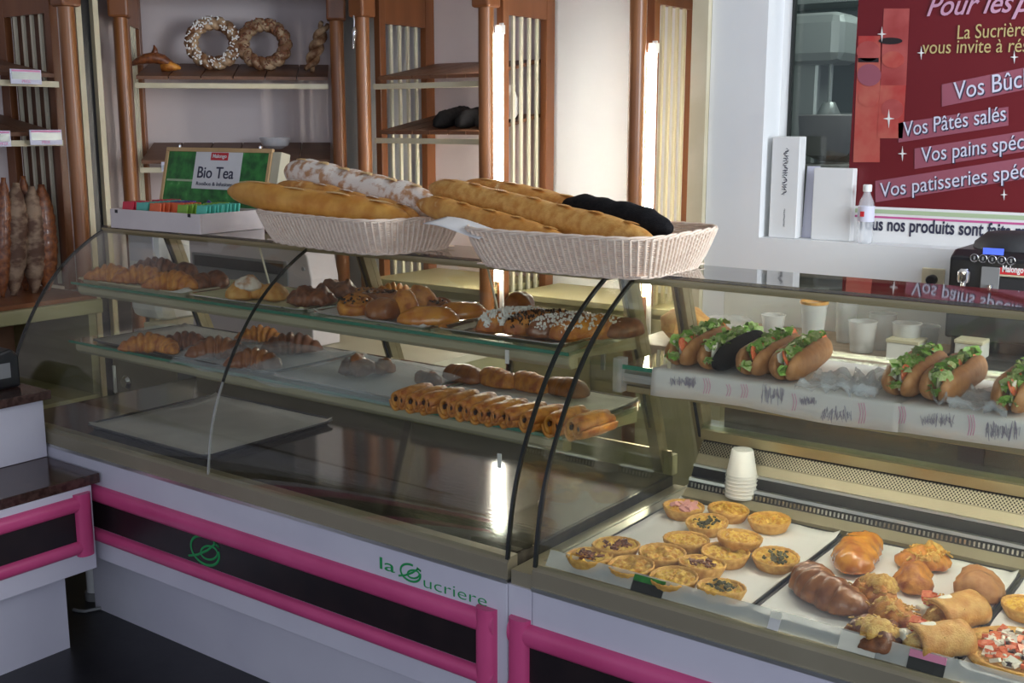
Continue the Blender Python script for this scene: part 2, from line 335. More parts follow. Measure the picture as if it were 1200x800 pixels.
# smooth the measured outline
for _ in range(2): PROF = [PROF[0]]+[tuple((PROF[i-1][c]+2*PROF[i][c]+PROF[i+1][c])/4 for c in (0, 1)) for i in range(1, len(PROF)-1)]+[PROF[-1]]
PROF = dense(PROF)
def display_case(x0, x1, label, rail0, rail1, open_l, open_r, glass_splits, uprights, deck, lower_shelf, upper):
    T = thing('display_case', label, 'display case', ((x0+x1)/2, 2.4, 0))
    # cabinet below
    build(G().box(x0, x1, YF, 2.85, .298, .648), 'base_panel', 'lam', T, bevel=.003)
    build(G().box(x0+(.23 if open_r else .02), x1-.02, 2.14, 2.80, 0, .297), 'plinth', 'lam', T)
    build(G().box(x0, x1, YF-.004, 2.03, .640, .650), 'ledge', 'alu', T)
    build(G().box(rail0, rail1, YF-.004, YF-.0005, .41, .50), 'dark_stripe', 'dark', T)
    def rail(a, b, z0, z1):
        zc, h = (z0+z1)/2, (z1-z0)/2; yz = [(YF, z0)]+[(YF-.021*math.sin(t*math.pi/8)**.7, zc-h*math.cos(t*math.pi/8)) for t in range(1, 8)]+[(YF, z1)]
        return G().prism(yz[::-1], a, b)
    build(rail(rail0, rail1, .500, .556), 'rail', 'pink', T, True); build(rail(rail0, rail1, .364, .407), 'rail', 'pink', T, True)
    for side, x in ((open_l, rail0), (open_r, rail1)):
        if side:
            s = 1 if x == rail0 else -1; xc = x+s*.027; g = G()
            yz = [(xc-.029, YF)]+[(xc-.029*math.cos(t*math.pi/8), YF-.025*math.sin(t*math.pi/8)**.7) for t in range(1, 8)]+[(xc+.029, YF)]
            n = len(yz); v = [(p, q, .355) for p, q in yz]+[(p, q, .566) for p, q in yz]
            g.add(v, [(i, (i+1) % n, n+(i+1) % n, n+i) for i in range(n)]+[tuple(range(n-1, -1, -1)), tuple(range(n, 2*n))]); build(g, 'rail_end', 'pink', T, True)
    # aluminium front profile, deck, back
    build(G().prism([(YF, .650), (YF, .690), (YF+.012, .702), (2.035, .702), (2.035, .650)][::-1], x0, x1), 'front_profile', 'goldd', T)
    build(G().box(x0, x1, 2.035, 2.80, .650, .700), 'deck', deck, T)
    # curved glass panels with dark edge seals
    xs = [x0+.004]+glass_splits+[x1-.004]
    for a, b in zip(xs, xs[1:]): build(G().shell(PROF, a+.0025, b-.0025, .005), 'curved_glass', 'glass', T, True)
    def seal(x, m='seal', w_=.004, i0=0): return build(G().shell([(y+(-.001), z) for y, z in PROF[i0:]], x-w_, x+w_, .009), 'edge_seal', m, T, True)
    seal(x0+.004); seal(x1-.004)
    for x in glass_splits: seal(x, 'seal', .002, 20); build(G().shell(PROF[:21], x-.0015, x+.0015, .007), 'glass_joint', 'cupc', T, True)
    side = [(2.004, .70)]+[(y+.006, z) for y, z in PROF[1:]]+[(2.60, 1.330), (2.80, .70)]
    build(G().prism(side, x0+.006, x0+.011), 'end_glass', 'glass', T)
    build(G().prism(side, x1-.011, x1-.006), 'end_glass', 'glass', T)
    # top plate on a metal frame
    build(G().box(x0, x1, 2.42, 2.665, 1.334, 1.342), 'top_glass', 'gtop', T)
    build(G().box(x0, x1, 2.418, 2.440, 1.316, 1.333), 'top_rail', 'gold', T)
    build(G().box(x0, x1, 2.640, 2.668, 1.318, 1.333), 'top_rail', 'gold', T)
    for x in uprights:
        for dy, m, wd in ((0, 'gold', .030), (.030, 'gold', .022)):
            g = G().prism([(2.57+dy, 1.318), (2.745+dy, .850), (2.80+dy*.8, .700), (2.80+dy*.8+wd*.9, .700), (2.745+dy+wd, .850), (2.57+dy+wd, 1.318)], x-.017, x+.017)
            build(g, 'upright', m, T, bevel=.002)
            build(G().prism([(2.566+dy, 1.31), (2.741+dy, .850), (2.744+dy, .850), (2.569+dy, 1.31)], x-.004, x+.004), 'slot', 'blackm', T)
    # shelves
    def shelf(z, y0, y1, a, b):
        build(G().box(a, b, y0, y1, z-.008, z), 'glass_shelf', 'gshelf', T)
        build(G().box(a, b, y0-.0015, y0, z-.009, z), 'shelf_edge', 'gedge', T)
        build(G().prism([(y0+.030, z-.050), (y0+.018, z-.038), (y0+.018, z-.020), (y0+.030, z-.012), (y0+.058, z-.012), (y0+.058, z-.050)][::-1], a+.01, b-.01), 'shelf_bar', 'barc', T, bevel=.003)
        for x in uprights: build(G().prism([(y0+.03, z-.026), (y0+.03, z-.010), (2.66, z-.010), (2.66, z-.055)], x-.004, x+.004), 'bracket', 'barc', T)
    if upper: shelf(*upper, x0+.016, x1-.016)
    if lower_shelf: shelf(*lower_shelf, x0+.016, x1-.016)
    return T
caseL = display_case(-3.69, -1.497, 'long curved-glass pastry display case with two baskets on top, left of the seam', -3.67, -1.529, False, True, [-2.60], [-3.53, -2.53, -1.545], 'deck', (.94, 2.245, 2.68), (1.15, 2.27, 2.60))
caseR = display_case(-1.425, .55, 'curved-glass display case with quiches and filled rolls, right of the seam', -1.484, .55, True, False, [], [-1.385], 'deckr', None, None)
# the cabinet of the right case reaches the seam at x=-1.493
build(G().box(-1.493, -1.426, YF, 2.85, .298, .640), 'base_panel', 'lam', caseR)
build(G().box(-1.490, -1.426, YF+.006, 2.80, .640, .676), 'corner_filler', 'goldd', caseR)
# rear of right case: ledge, slotted grille, perforated panel, beam, rear doors
for nm, m, pts in (('rear_ledge', 'goldd', [(2.600, .701), (2.600, .722), (2.625, .738), (2.66, .738), (2.66, .701)]),
                   ('slotted_grille', 'blackm', [(2.628, .738), (2.640, .756), (2.665, .756), (2.665, .738)]),
                   ('steel_lip', 'alu', [(2.636, .756), (2.638, .764), (2.67, .764), (2.67, .756)]),
                   ('dark_slot', 'black', [(2.650, .764), (2.664, .790), (2.70, .790), (2.70, .764)]),
                   ('steel_lip', 'alu', [(2.660, .790), (2.661, .796), (2.71, .796), (2.71, .790)]),
                   ('steel_strip', 'goldd', [(2.672, .796), (2.688, .819), (2.74, .819), (2.74, .796)]), ('perforated_panel', 'perf', [(2.689, .820), (2.710, .850), (2.74, .850), (2.74, .820)]),
                   ('rear_shadow_gap', 'black', [(2.716, .850), (2.716, .858), (2.76, .858), (2.76, .850)]),
                   ('rear_beam', 'gold', [(2.700, .858), (2.695, .886), (2.745, .890), (2.745, .858)]),
                   ('beam_glass', 'gshelf', [(2.700, .890), (2.700, .900), (2.76, .900), (2.76, .890)])):
    build(G().prism(pts[::-1], -1.36, .54), nm, m, caseR)
g = G(); x = -1.35
while x < .5: g.box(x, x+.004, 2.630, 2.634, .740, .752); x += .0105
build(g, 'grille_bar', 'alu', caseR, kind='stuff')
build(G().box(-1.34, .54, 2.77, 2.775, .90, 1.30), 'rear_glass_door', 'glass', caseR)
build(G().box(-1.34, .54, 2.80, 2.812, .70, 1.055), 'rear_door', 'reard', caseR)
build(G().box(-.70, -.64, 2.765, 2.769, .90, 1.06), 'door_stile', 'dark', caseR)
# the sandwich shelf and its rail
z = 1.12
build(G().box(-1.41, .54, 2.352, 2.74, z-.009, z), 'glass_shelf', 'gshelf', caseR)
build(G().box(-1.43, -1.30, 2.349, 2.352, z-.010, z+.001), 'shelf_edge', 'gedge', caseR)
build(G().prism([(2.365, 1.068), (2.355, 1.078), (2.355, 1.098), (2.365, 1.108), (2.40, 1.108), (2.40, 1.068)][::-1], -1.425, .54), 'shelf_bar', 'alu', caseR, True)
build(G().box(-1.40, .54, 2.362, 2.40, 1.050, 1.066), 'shelf_rail', 'gold', caseR, bevel=.002)
build(G().box(-1.43, -1.405, 2.345, 2.375, 1.05, 1.135), 'shelf_clamp', 'cupc', caseR)
for px, w_ in ((772, .006), (785, .010)): p = ony(px, 410, 2.37); build(G().box(p.x-w_/2, p.x+w_/2, 2.368, 2.371, 1.121, 1.165), 'ticket_holder', 'creaml', caseR)
# transparent price rail along the front of the deck and tickets in it
build(G().prism([(2.012, .703), (2.034, .735), (2.036, .735), (2.014, .703)], -1.40, .54), 'price_rail', 'clearp', caseR)
def ticket(xa, xb, mtop, mbot, nm='price_ticket'):
    a = ony(xa, 700, 2.018).x; b = ony(xb, 720, 2.018).x
    t = build(G().prism([(2.0105, .703), (2.0235, .722), (2.0250, .7215), (2.012, .702)], a, b), nm, mbot, caseR)
    build(G().prism([(2.0225, .7222), (2.0305, .7338), (2.032, .733), (2.0240, .7213)], a, b), nm+'_band', mtop, t); return t
ticket(740, 776, 'dgreen', 'blackm'); ticket(986, 1029, 'paper', 'paper'); ticket(1069, 1112, 'pinkp', 'blackm'); ticket(902, 914, 'paper', 'lilac')
# rest of left case: rear beams, sliding door edges
build(G().box(-3.68, -1.50, 2.80, 2.83, .70, .76), 'rear_ledge', 'cream', caseL)
build(G().box(-3.68, -1.50, 2.79, 2.80, .76, .775), 'rear_track', 'gold', caseL)
for pa, pb in (((303, 286), (318, 342)), ((571, 312), (584, 366))):
    a = ony(*pa, 2.58); b = ony(*pb, 2.60); build(G().tube(a, b, .0035), 'door_edge', 'slat', caseL)
# small hanging labels and marks inside
for px, py, Y in ((594, 418, 2.26), (585, 540, 2.06)): p = ony(px, py, Y); build(G().box(p.x-.006, p.x+.006, Y, Y+.002, p.z-.018, p.z+.018), 'hanging_label', 'paper', caseL)

# green company lettering on the left case
def emblem(cx, cz, s, y, parent, wd):
    def P(a, b): return (cx+a*s*1.5, y, cz+b*s)
    g = G(); ring = [P(.95*math.cos(t), .95*math.sin(t)) for t in [R(75)+R(300)*i/40 for i in range(41)]]
    g.sweep(ring, wd, 6, up=(0, 1, 0), sq=(1, .3))
    inner = [P(.28+.62*math.cos(t)*math.cos(.6)-.42*math.sin(t)*math.sin(.6), -.05+.62*math.cos(t)*math.sin(.6)+.42*math.sin(t)*math.cos(.6)) for t in [2*math.pi*i/32 for i in range(33)]]
    g.sweep(inner, wd*.85, 6, up=(0, 1, 0), sq=(1, .3))
    g.sweep([P(-1.15, -.75), P(-.5, -.45), P(.2, .1), P(.75, .75), P(1.0, .55), P(.62, .80)], wd*.9, 6, up=(0, 1, 0), sq=(1, .3))
    return build(g, 'emblem', 'green', parent, True)
p = ony(240, 645, YF-.005); emblem(p.x, p.z, .046, YF-.005, caseL, .0040)
p = ony(481, 671, YF-.001); emblem(p.x, p.z, .0235, YF-.0012, caseL, .0030)
a = ony(443.5, 665, YF); b = ony(461, 672, YF); text('la', 'lettering', 'green', .046, caseL, (a.x, YF-.0008, a.z), width=b.x-a.x)
a = ony(495, 686, YF); b = ony(568.5, 706, YF); text('ucriere', 'lettering', 'green', .043, caseL, (a.x, YF-.0008, a.z-.002), off=-.0006, width=b.x-a.x)

# ================================================================ SIDE COUNTER
T = thing('side_counter', 'white side counter with pink rails and brown top at far left', 'counter', (-3.4, 1.0, 0))
X1 = -3.135
build(G().box(-4.1, X1, -.2, 1.955, .292, .572), 'front_panel', 'lam', T, bevel=.002)
build(G().box(-4.1, -3.245, -.2, 1.904, 0, .291), 'plinth', 'lam', T)
build(G().box(-4.1, X1+.004, -.2, 1.985, .573, .606), 'worktop', 'granite', T, bevel=.003)
build(G().box(X1, X1+.004, -.2, 1.90, .40, .50), 'dark_stripe', 'dark', T)
def xrail(z0, z1, y0, y1):
    zc, h = (z0+z1)/2, (z1-z0)/2; pts = [(X1, z0)]+[(X1+.021*math.sin(t*math.pi/8)**.7, zc-h*math.cos(t*math.pi/8)) for t in range(1, 8)]+[(X1, z1)]
    n = len(pts); g = G(); v = [(p, y0, q) for p, q in pts]+[(p, y1, q) for p, q in pts]
    return g.add(v, [(i, n+i, n+(i+1) % n, (i+1) % n) for i in range(n)]+[tuple(range(n)), tuple(range(2*n-1, n-1, -1))])
build(xrail(.498, .548, -.2, 1.925), 'rail', 'pink', T, True); build(xrail(.358, .402, -.2, 1.925), 'rail', 'pink', T, True)
g = G(); pts = [(1.888, X1)]+[(1.916-.028*math.cos(t*math.pi/8), X1+.025*math.sin(t*math.pi/8)**.7) for t in range(1, 8)]+[(1.944, X1)]
n = len(pts); v = [(q, p, .350) for p, q in pts]+[(q, p, .556) for p, q in pts]
g.add(v, [(i, (i+1) % n, n+(i+1) % n, n+i) for i in range(n)]+[tuple(range(n-1, -1, -1)), tuple(range(n, 2*n))]); build(g, 'rail_end', 'pink', T, True)
T = thing('riser_box', 'white riser with brown stone top standing on the side counter', 'counter', (-3.7, 1.1, .606))
build(G().box(-4.1, -3.43, -.2, 1.985, .607, .812), 'box_panel', 'lam', T, bevel=.002)
build(G().box(-4.12, -3.385, -.22, 1.99, .812, .842), 'stone_top', 'granite', T, bevel=.003)
p = onz(8, 455, .842); T = thing('card_terminal', 'black payment device on the brown riser top at left edge', 'terminal', (p.x-.02, p.y, .842))
g = G().prism([(p.y-.20, .843), (p.y+.045, .843), (p.y+.045, .95), (p.y+.02, .975), (p.y-.20, .93)][::-1], p.x-.16, p.x+.012); build(g, 'housing', 'black', T, bevel=.008)
build(G().box(p.x+.013, p.x+.015, p.y-.12, p.y+.01, .88, .93), 'side_plate', 'grey', T); build(G().box(p.x-.13, p.x-.02, p.y+.046, p.y+.048, .87, .93), 'screen', 'granite', T)
p = onz(97, 706, 0); q = onx(97, 680, p.x)
T = thing('pipe', 'pale vertical pipe under the corner where the counters meet', 'pipe', (p.x, p.y+.05, 0))
build(G().tube((p.x, p.y+.05, .03), (p.x, p.y+.05, .30), .026, 16), 'tube', 'white', T, True); build(G().tube((p.x, p.y+.05, 0), (p.x, p.y+.05, .03), .034, 16), 'collar', 'grey', T, True)
a = onz(86, 714, .006); b = onz(100, 716, .006); c = onz(119, 712, .006)
o = build(G().sweep([a, (a+b)/2+Vector((0, -.004, 0)), b, (b+c)/2, c], .006, 8), 'cable', 'grey', None, True, loc=(b.x, b.y, 0)); tag(o, 'grey cable lying on the floor by the pipe', 'cable')

# ================================================================ LEFT CABINET AND BREAD SHELVES
T = thing('wall_cabinet', 'cream open cabinet with brown top under the dark upright breads', 'cabinet', (-4.95, 2.2, 0))
build(G().box(-5.39, -4.68, .6, 3.02, .905, .925), 'top_board', 'wood', T, bevel=.003)
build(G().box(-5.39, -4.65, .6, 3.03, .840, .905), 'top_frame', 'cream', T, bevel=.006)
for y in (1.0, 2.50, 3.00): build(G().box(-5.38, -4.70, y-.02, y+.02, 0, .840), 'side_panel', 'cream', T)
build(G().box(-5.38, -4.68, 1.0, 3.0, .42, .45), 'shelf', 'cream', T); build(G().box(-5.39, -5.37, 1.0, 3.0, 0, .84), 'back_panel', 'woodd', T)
build(G().box(-5.38, -4.68, 1.0, 3.0, .0, .08), 'shelf', 'cream', T)

def bread_unit(label, loc, rot, W, shelves, depth=.52, left=True, right=True, ztop=2.85, z0=0, light=False, header=None, base=True, bar=True, only_side=False, rise=.085):
    T = thing('bread_shelf_unit', label, 'shelf unit', (0, 0, 0))
    for i, x in enumerate((0, W)):
        if (i == 0 and not left) or (i == 1 and not right): continue
        build(G().tube((x, 0, z0), (x, 0, 2.235), .036, 20), 'column', 'woodc', T, True)
        build(G().cb((x, 0, 2.235+.25), (.10, .10, .5)), 'capital', 'wood', T, bevel=.012)
        xs = x
        build(G().box(xs-.02, xs+.02, .105, .150, z0, ztop), 'side_post', 'wood', T, bevel=.003)
        build(G().box(xs-.02, xs+.02, depth-.07, depth, z0, ztop), 'side_post', 'wood', T, bevel=.003)
        build(G().box(xs-.018, xs+.018, .150, depth-.07, 2.215, ztop), 'side_rail', 'wood', T)
        for k in range(4):
            y = .150+(depth-.220)*(k+.9)/4.8; build(G().box(xs-.006, xs+.006, y-.009, y+.009, z0+.02, 2.215), 'slat', 'slat', T)
    if not only_side:
        for z in shelves:
            a, b = .05, W-.05; n = 6
            lip = build(G().box(a, b, .02, .045, z, z+.026), 'shelf_lip', 'creaml', T)
            for k in range(n):
                xa = a+(b-a)*k/n; xb = a+(b-a)*(k+1)/n
                g = G().prism([(.05, z+.045), (.05, z+.062), (depth-.02, z+.062+rise), (depth-.02, z+.045+rise)][::-1], xa+.003, xb-.003); build(g, 'shelf_board', 'woodd', T)
        build(G().box(-.0, W, depth, depth+.015, z0, 2.85), 'back_panel', 'wall', T)
        if header: build(G().box(.05, W-.05, .0, .10, header, header+.25), 'header', 'dark', T)
        if base:
            build(G().box(.05, W-.05, .04, depth, 0, .90), 'base_cabinet', 'cream', T, bevel=.004)
            build(G().box(.02, W-.02, .0, depth, .90, .93), 'base_top', 'cream', T, bevel=.004)
            for k in range(2):
                xa = .07+(W-.14)*k/2; d = build(G().box(xa+.01, xa+(W-.14)/2-.01, .025, .039, .10, .86), 'door', 'creaml', T, bevel=.003)
                build(G().box(xa+(.03 if k else (W-.14)/2-.05), xa+(.05 if k else (W-.14)/2-.03), .010, .024, .55, .68), 'handle', 'grey', d)
    T.location = loc; T.rotation_euler = (0, 0, rot)
    return T
def loc2(T, x, y, z): return Vector(T.location)+Matrix.Rotation(T.rotation_euler.z, 3, 'Z')@Vector((x, y, z))
U1 = bread_unit('wooden bread shelf on the left wall above the upright dark breads', (-4.80, 2.04, 0), R(90), 1.0, [1.876, 1.612], .57, left=False, z0=.926, base=False)
build(G().box(1.022, 1.030, .15, .50, .93, 2.85), 'side_backing', 'woodd', U1)
U2 = bread_unit('wooden corner bread shelf holding the two bread rings', (-5.06, 3.50, 0), R(45), 1.074, [1.893, 1.465], .50, header=2.36)
U3 = bread_unit('wooden bread shelf holding three black loaves, beside the bright wall', (-4.06, 4.2, 0), 0, .785, [1.885, 1.618], .53)
U4 = bread_unit('single column with ivory-slatted side panel right of the bright wall', (-2.47, 4.2, 0), 0, .1, [], .53, right=False, only_side=True)
for (pa, pb, Y) in (((577, 40), (591, 250), 4.265), ((757, 62), (767, 250), 4.265)):
    xa = ony(pa[0], 150, Y).x; xb = ony(pb[0], 150, Y).x; xc = (xa+xb)/2; zt = ony(pa[0], pa[1], Y).z
    which = 'left' if pa[0] < 600 else 'right'
    T = thing('tube_lamp', 'glowing vertical tube lamp behind the column on the %s of the bright wall' % which, 'lamp', (xc, Y, .95), 'vertical tube lamps behind the wooden columns')
    build(G().tube((xc, Y, .97), (xc, Y, zt), .018, 12), 'tube', 'tube', T, True)
    build(G().box(xc-.010, xc+.010, Y+.020, Y+.030, 0, zt+.05), 'fitting', 'white', T)
    build(G().box(xc-.018, xc+.018, Y, Y+.03, zt, zt+.04), 'end_cap', 'white', T)

T = thing('low_cabinet', 'low olive cream cabinet against the bright wall, seen through the cases', 'cabinet', (-2.7, 4.4, 0))
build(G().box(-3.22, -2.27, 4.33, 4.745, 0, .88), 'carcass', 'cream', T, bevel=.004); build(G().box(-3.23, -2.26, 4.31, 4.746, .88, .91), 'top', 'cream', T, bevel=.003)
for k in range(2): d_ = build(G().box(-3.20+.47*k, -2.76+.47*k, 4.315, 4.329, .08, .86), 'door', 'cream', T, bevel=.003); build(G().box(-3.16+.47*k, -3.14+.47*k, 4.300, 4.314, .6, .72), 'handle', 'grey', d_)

# ================================================================ WALL SIDE: POSTER, SILL, COFFEE MACHINE
PY = 4.40
pl = ony(1007, 0, PY).x-.003; zb = ony(1003, 282, PY).z
T = thing('poster', 'large dark red bakery poster hanging in front of the window', 'poster', (-.6, PY, zb))
build(G().box(pl, .7, PY, PY+.004, ony(1003, 241, PY).z, 2.6), 'red_sheet', 'poster', T)
build(G().box(pl, .7, PY+.0005, PY+.004, zb, ony(1003, 241, PY).z), 'white_sheet', 'paper', T)
def pstripe(za, zb_, m): build(G().box(pl, .7, PY-.001, PY+.0004, zb_, za), 'stripe', m, T)
z0 = ony(1003, 241, PY).z; pstripe(z0, z0-.010, 'paper'); pstripe(z0-.010, z0-.026, 'pgreen'); pstripe(z0-.036, z0-.044, 'pink2')
p = ony(1004, 264, PY); text('Tous nos produits sont faits maison', 'lettering', 'ink', .072, T, (p.x+.004, PY-.001, p.z-.014), off=.0016, spacing=1.02, width=(ony(1200, 274, PY).x-p.x)*1.17)
def pq(pts, m, name, dy=0):
    P_ = [ony(x, y, PY) for x, y in pts]; v = [(q.x, PY-.001-dy, q.z) for q in P_]+[(q.x, PY-dy, q.z) for q in P_]; n = len(v)//2
    g = G().add(v, [tuple(range(n)), tuple(range(2*n-1, n-1, -1))]+[(i, n+i, n+(i+1) % n, (i+1) % n) for i in range(n)]); return build(g, name, m, T)
# photo collage at the left edge of the poster
pq([(1006, 42), (1032, 42), (1031, 190), (1000, 190)], 'photor', 'photo', .001)
pq([(1036, 10), (1066, 10), (1062, 100), (1032, 100)], 'photop', 'photo', .001)
pq([(1032, 100), (1062, 100), (1058, 162), (1028, 162)], 'photor', 'photo', .002)
def disc(cx, cy, rx, ry, m, dy, name='photo_detail'):
    return pq([(cx+rx*math.cos(t), cy+ry*math.sin(t)) for t in [2*math.pi*i/20 for i in range(20)]][::-1], m, name, dy)
disc(1018, 60, 14, 12, 'photop', .003); disc(1019, 88, 14, 13, 'strip', .003); disc(1046, 128, 13, 12, 'photop', .003); disc(1018, 115, 12, 10, 'photor', .003); disc(1044, 48, 14, 4, 'dark', .003); disc(1047, 70, 13, 10, 'photor', .003)
pq([(1006, 68), (1030, 68), (1030, 73), (1006, 73)], 'dark', 'photo_detail', .003)
def star(cx, cy, s):
    pts = []
    for k in range(8): a = math.pi/4*k; r_ = (s if k % 4 == 2 else s*.62 if k % 2 == 0 else s*.16); pts.append((cx+r_*math.cos(a), cy+r_*math.sin(a)))
    pq(pts[::-1], 'paper', 'star', .004)
for a in ((1034, 40, 9), (1080, 62, 8), (1042, 139, 11), (1189, 67, 8), (1058, 180, 9), (1177, 228, 7)): star(*a)
def strip(x0, yt, yb, x1, yt1, yb1): pq([(x0, yt), (x0, yb), (x1, yb1), (x1, yt1)], 'strip', 'strip', .002)
strip(1104, 99, 125, 1216, 76, 102); strip(1053, 144, 167, 1182, 125, 147); strip(1072, 174, 198, 1216, 151, 175); strip(1026, 212, 237, 1216, 182, 207)
def ptext(body, x0, y0, x1, y1, size, m='lilac', shear=0, sh=True, off=0):
    a = ony(x0, y0, PY); b = ony(x1, y1, PY); d = (b-a)
    if sh: text(body, 'lettering_shadow', 'ink', size, T, (a.x+.004, PY-.004, a.z-.004), xdir=d, shear=shear, off=off, width=d.length)
    return text(body, 'lettering', m, size, T, (a.x, PY-.006, a.z), xdir=d, shear=shear, off=off, width=d.length)
ptext('Pour les', 1085, 19, 1186, 14, .105, 'title', .35, False, .001); ptext('p', 1188, 14, 1212, 13, .105, 'title', .35, False, .001)
ptext('La Sucrière', 1121, 46, 1203, 42, .072, 'olive', 0, False); ptext('vous invite à réserver', 1081, 63, 1250, 60, .070, 'olive', 0, False)
ptext('Vos Bûches', 1118, 117, 1231, 96, .092, shear=.12); ptext('Vos Pâtés salés', 1059, 160, 1178, 141, .080, shear=.12)
ptext('Vos pains spéciaux', 1080, 190, 1236, 169, .080, shear=.12); ptext('Vos patisseries spéciales', 1032, 231, 1243, 202, .080, shear=.12)

zs = 1.2555
def onsill(px, Y=4.36): return ony(px, 275, Y).x
# binder, white box, leaning sheet and bottle on the sill
xa, xb = onsill(901, 4.34), onsill(933, 4.34); zt = ony(905, 160, 4.34).z
T = thing('binder', 'tall white binder with handwritten spine standing on the window sill', 'binder', ((xa+xb)/2, 4.34, zs))
build(G().box(xa, xb, 4.335, 4.40, zs, zt), 'cover', 'white', T, bevel=.003)
build(G().box(xa+.006, xb-.006, 4.34, 4.402, zt-.004, zt+.001), 'pages', 'paperg', T)
g = G(); x0 = xa+(xb-xa)*.52; z = zt-.05
pts = []
for i in range(70): pts.append((x0+.010*math.sin(i*2.1)+.004*math.sin(i*.7), 4.3345, z-.0026*i+.004*math.cos(i*1.7)))
g.sweep(pts, .0014, 4, up=(0, 1, 0)); build(g, 'handwriting', 'ink', T)
g = G(); pts = [(x0+.004+.004*math.sin(i*2.3), 4.3345, z-.24-.0018*i+.002*math.cos(i*1.9)) for i in range(40)]; g.sweep(pts, .0007, 4, up=(0, 1, 0)); build(g, 'handwriting', 'ink', T)
xa, xb = onsill(950, 4.35), onsill(996, 4.35); zt = ony(955, 197, 4.35).z
o = thing('white_box', 'plain white box on the sill between the binder and the poster', 'box', ((xa+xb)/2, 4.38, zs)); build(G().box(xa, xb, 4.35, 4.395, zs, zt), 'carton', 'white', o, bevel=.003); build(G().box(xa+.002, xb-.002, 4.352, 4.394, zt, zt+.002), 'lid_flap', 'paper', o)
xa, xb = onsill(936, 4.37), onsill(951, 4.37)
o = build(G().prism([(4.40, zs), (4.425, zt+.005), (4.428, zt+.005), (4.404, zs)], xa, xb), 'card_sheet', 'lilac', None, loc=((xa+xb)/2, 4.38, zs)); tag(o, 'pale lilac card leaning between the binder and the white box', 'card')
p = ony(1013, 281, 4.33)
T = thing('water_bottle', 'small clear water bottle with white cap on the window sill', 'bottle', (p.x, 4.33, zs))
g = G().lathe([(.026, 0), (.030, .006), (.029, .03), (.031, .04), (.029, .06), (.031, .075), (.031, .14), (.026, .165), (.014, .190), (.013, .205)], 20, (p.x, 4.33, zs)); build(g, 'body', 'clearp', T, True)
g = G().lathe([(.0316, .085), (.0318, .09), (.0318, .14), (.0316, .145)], 20, (p.x, 4.33, zs), close=False); build(g, 'label_band', 'lilac', T, True)
build(G().box(p.x-.012, p.x+.004, 4.2972, 4.2985, zs+.105, zs+.125), 'label_mark', 'red', T)
g = G().lathe([(.016, .200), (.017, .204), (.017, .224), (.015, .227)], 16, (p.x, 4.33, zs)); build(g, 'cap', 'white', T, True)
p = ony(1094, 327, 4.3)
T = thing('wall_socket', 'white wall socket with a black round plug left of the coffee machine', 'socket', (p.x, 4.299, p.z))
build(G().box(p.x-.042, p.x+.042, 4.288, 4.2995, p.z-.042, p.z+.042), 'plate', 'creaml', T, bevel=.004)
g = G().lathe([(.019, 0), (.019, .028), (.015, .034)], 20, T=Matrix.Translation((p.x, 4.288, p.z))@Matrix.Rotation(R(90), 4, 'X')); build(g, 'plug', 'black', T, True)

# back counter with cups and tubs
T = thing('back_counter', 'wooden counter along the rear wall under the coffee machine', 'counter', (-.8, 4.0, 0))
build(G().box(-2.15, .9, 3.62, 4.298, .862, .90), 'worktop', mat('counter_wood', (.26, .18, .12), (.36, .27, .19), 3, .5, stretch=(1, 14, 1)), T, bevel=.003)
for k in range(6): build(G().box(-2.13+.50*k, -2.13+.50*k+.49, 3.66, 4.28, .08, .858), 'cupboard', 'cream', T, bevel=.003)
build(G().box(-2.1, .9, 3.70, 4.28, 0, .08), 'plinth', 'dark', T)
zc = .9
X0, X1_ = ony(1113, 300, 3.88).x, ony(1200, 300, 3.88).x+.12
T = thing('coffee_machine', 'black coffee machine with blue display against the rear wall', 'coffee machine', ((X0+X1_)/2, 4.0, zc))
zt = ony(1119, 297, 3.88).z
g = G().prism([(3.88, 1.00), (3.88, zt-.01), (3.93, zt+.012), (4.24, zt+.012), (4.24, zc+.001), (3.96, zc+.001), (3.96, 1.0)][::-1], X0, X1_); build(g, 'body', 'black', T, bevel=.010)
build(G().box(X0+.02, X1_-.02, 3.86, 3.96, zc+.001, zc+.05), 'drip_tray', 'blackm', T, bevel=.004)
g = G().lathe([(.15, 0), (.145, .02), (.11, .05), (.05, .055)], 24, ((X0+X1_)/2+.0, 4.08, zt+.012)); build(g, 'bean_hopper', 'blackm', T, True)
dsp = bpy.data.materials.new('blue_display'); dsp.use_nodes = True; b_ = dsp.node_tree.nodes['Principled BSDF']; b_.inputs['Base Color'].default_value = (.05, .1, .6, 1); b_.inputs['Emission Color'].default_value = (.10, .18, .95, 1); b_.inputs['Emission Strength'].default_value = .55
def cm(px, py, Y=3.879): return ony(px, py, Y)
a, b = cm(1152.5, 290), cm(1176, 299)
build(G().box(a.x, b.x, 3.876, 3.8795, b.z, a.z), 'display', dsp, T)
for i, px in enumerate((1142, 1152, 1163, 1174, 1185)):
    q = cm(px, 302+i*.9); g = G().sweep([(q.x+.0125*math.cos(t), 3.878, q.z+.0125*math.sin(t)) for t in [2*math.pi*k/16 for k in range(16)]], .0022, 5, up=(0, 1, 0), closed=True)
    o = build(g, 'button', 'chrome', T); build(G().box(q.x-.003, q.x+.003, 3.877, 3.879, q.z-.006, q.z+.006), 'button_mark', 'grey', o)
a, b = cm(1151, 312), cm(1170, 345); build(G().box(a.x, b.x, 3.872, 3.879, b.z-.06, a.z), 'spout_panel', 'grey', T, bevel=.002)
q = cm(1130, 325, 3.86); g = G().lathe([(.019, 0), (.021, .01), (.021, .035), (.012, .045)], 16, (q.x, 3.855, q.z-.015)); g.tube((q.x, 3.855, q.z-.06), (q.x, 3.855, q.z-.016), .009); build(g, 'steam_spout', 'chrome', T, True)
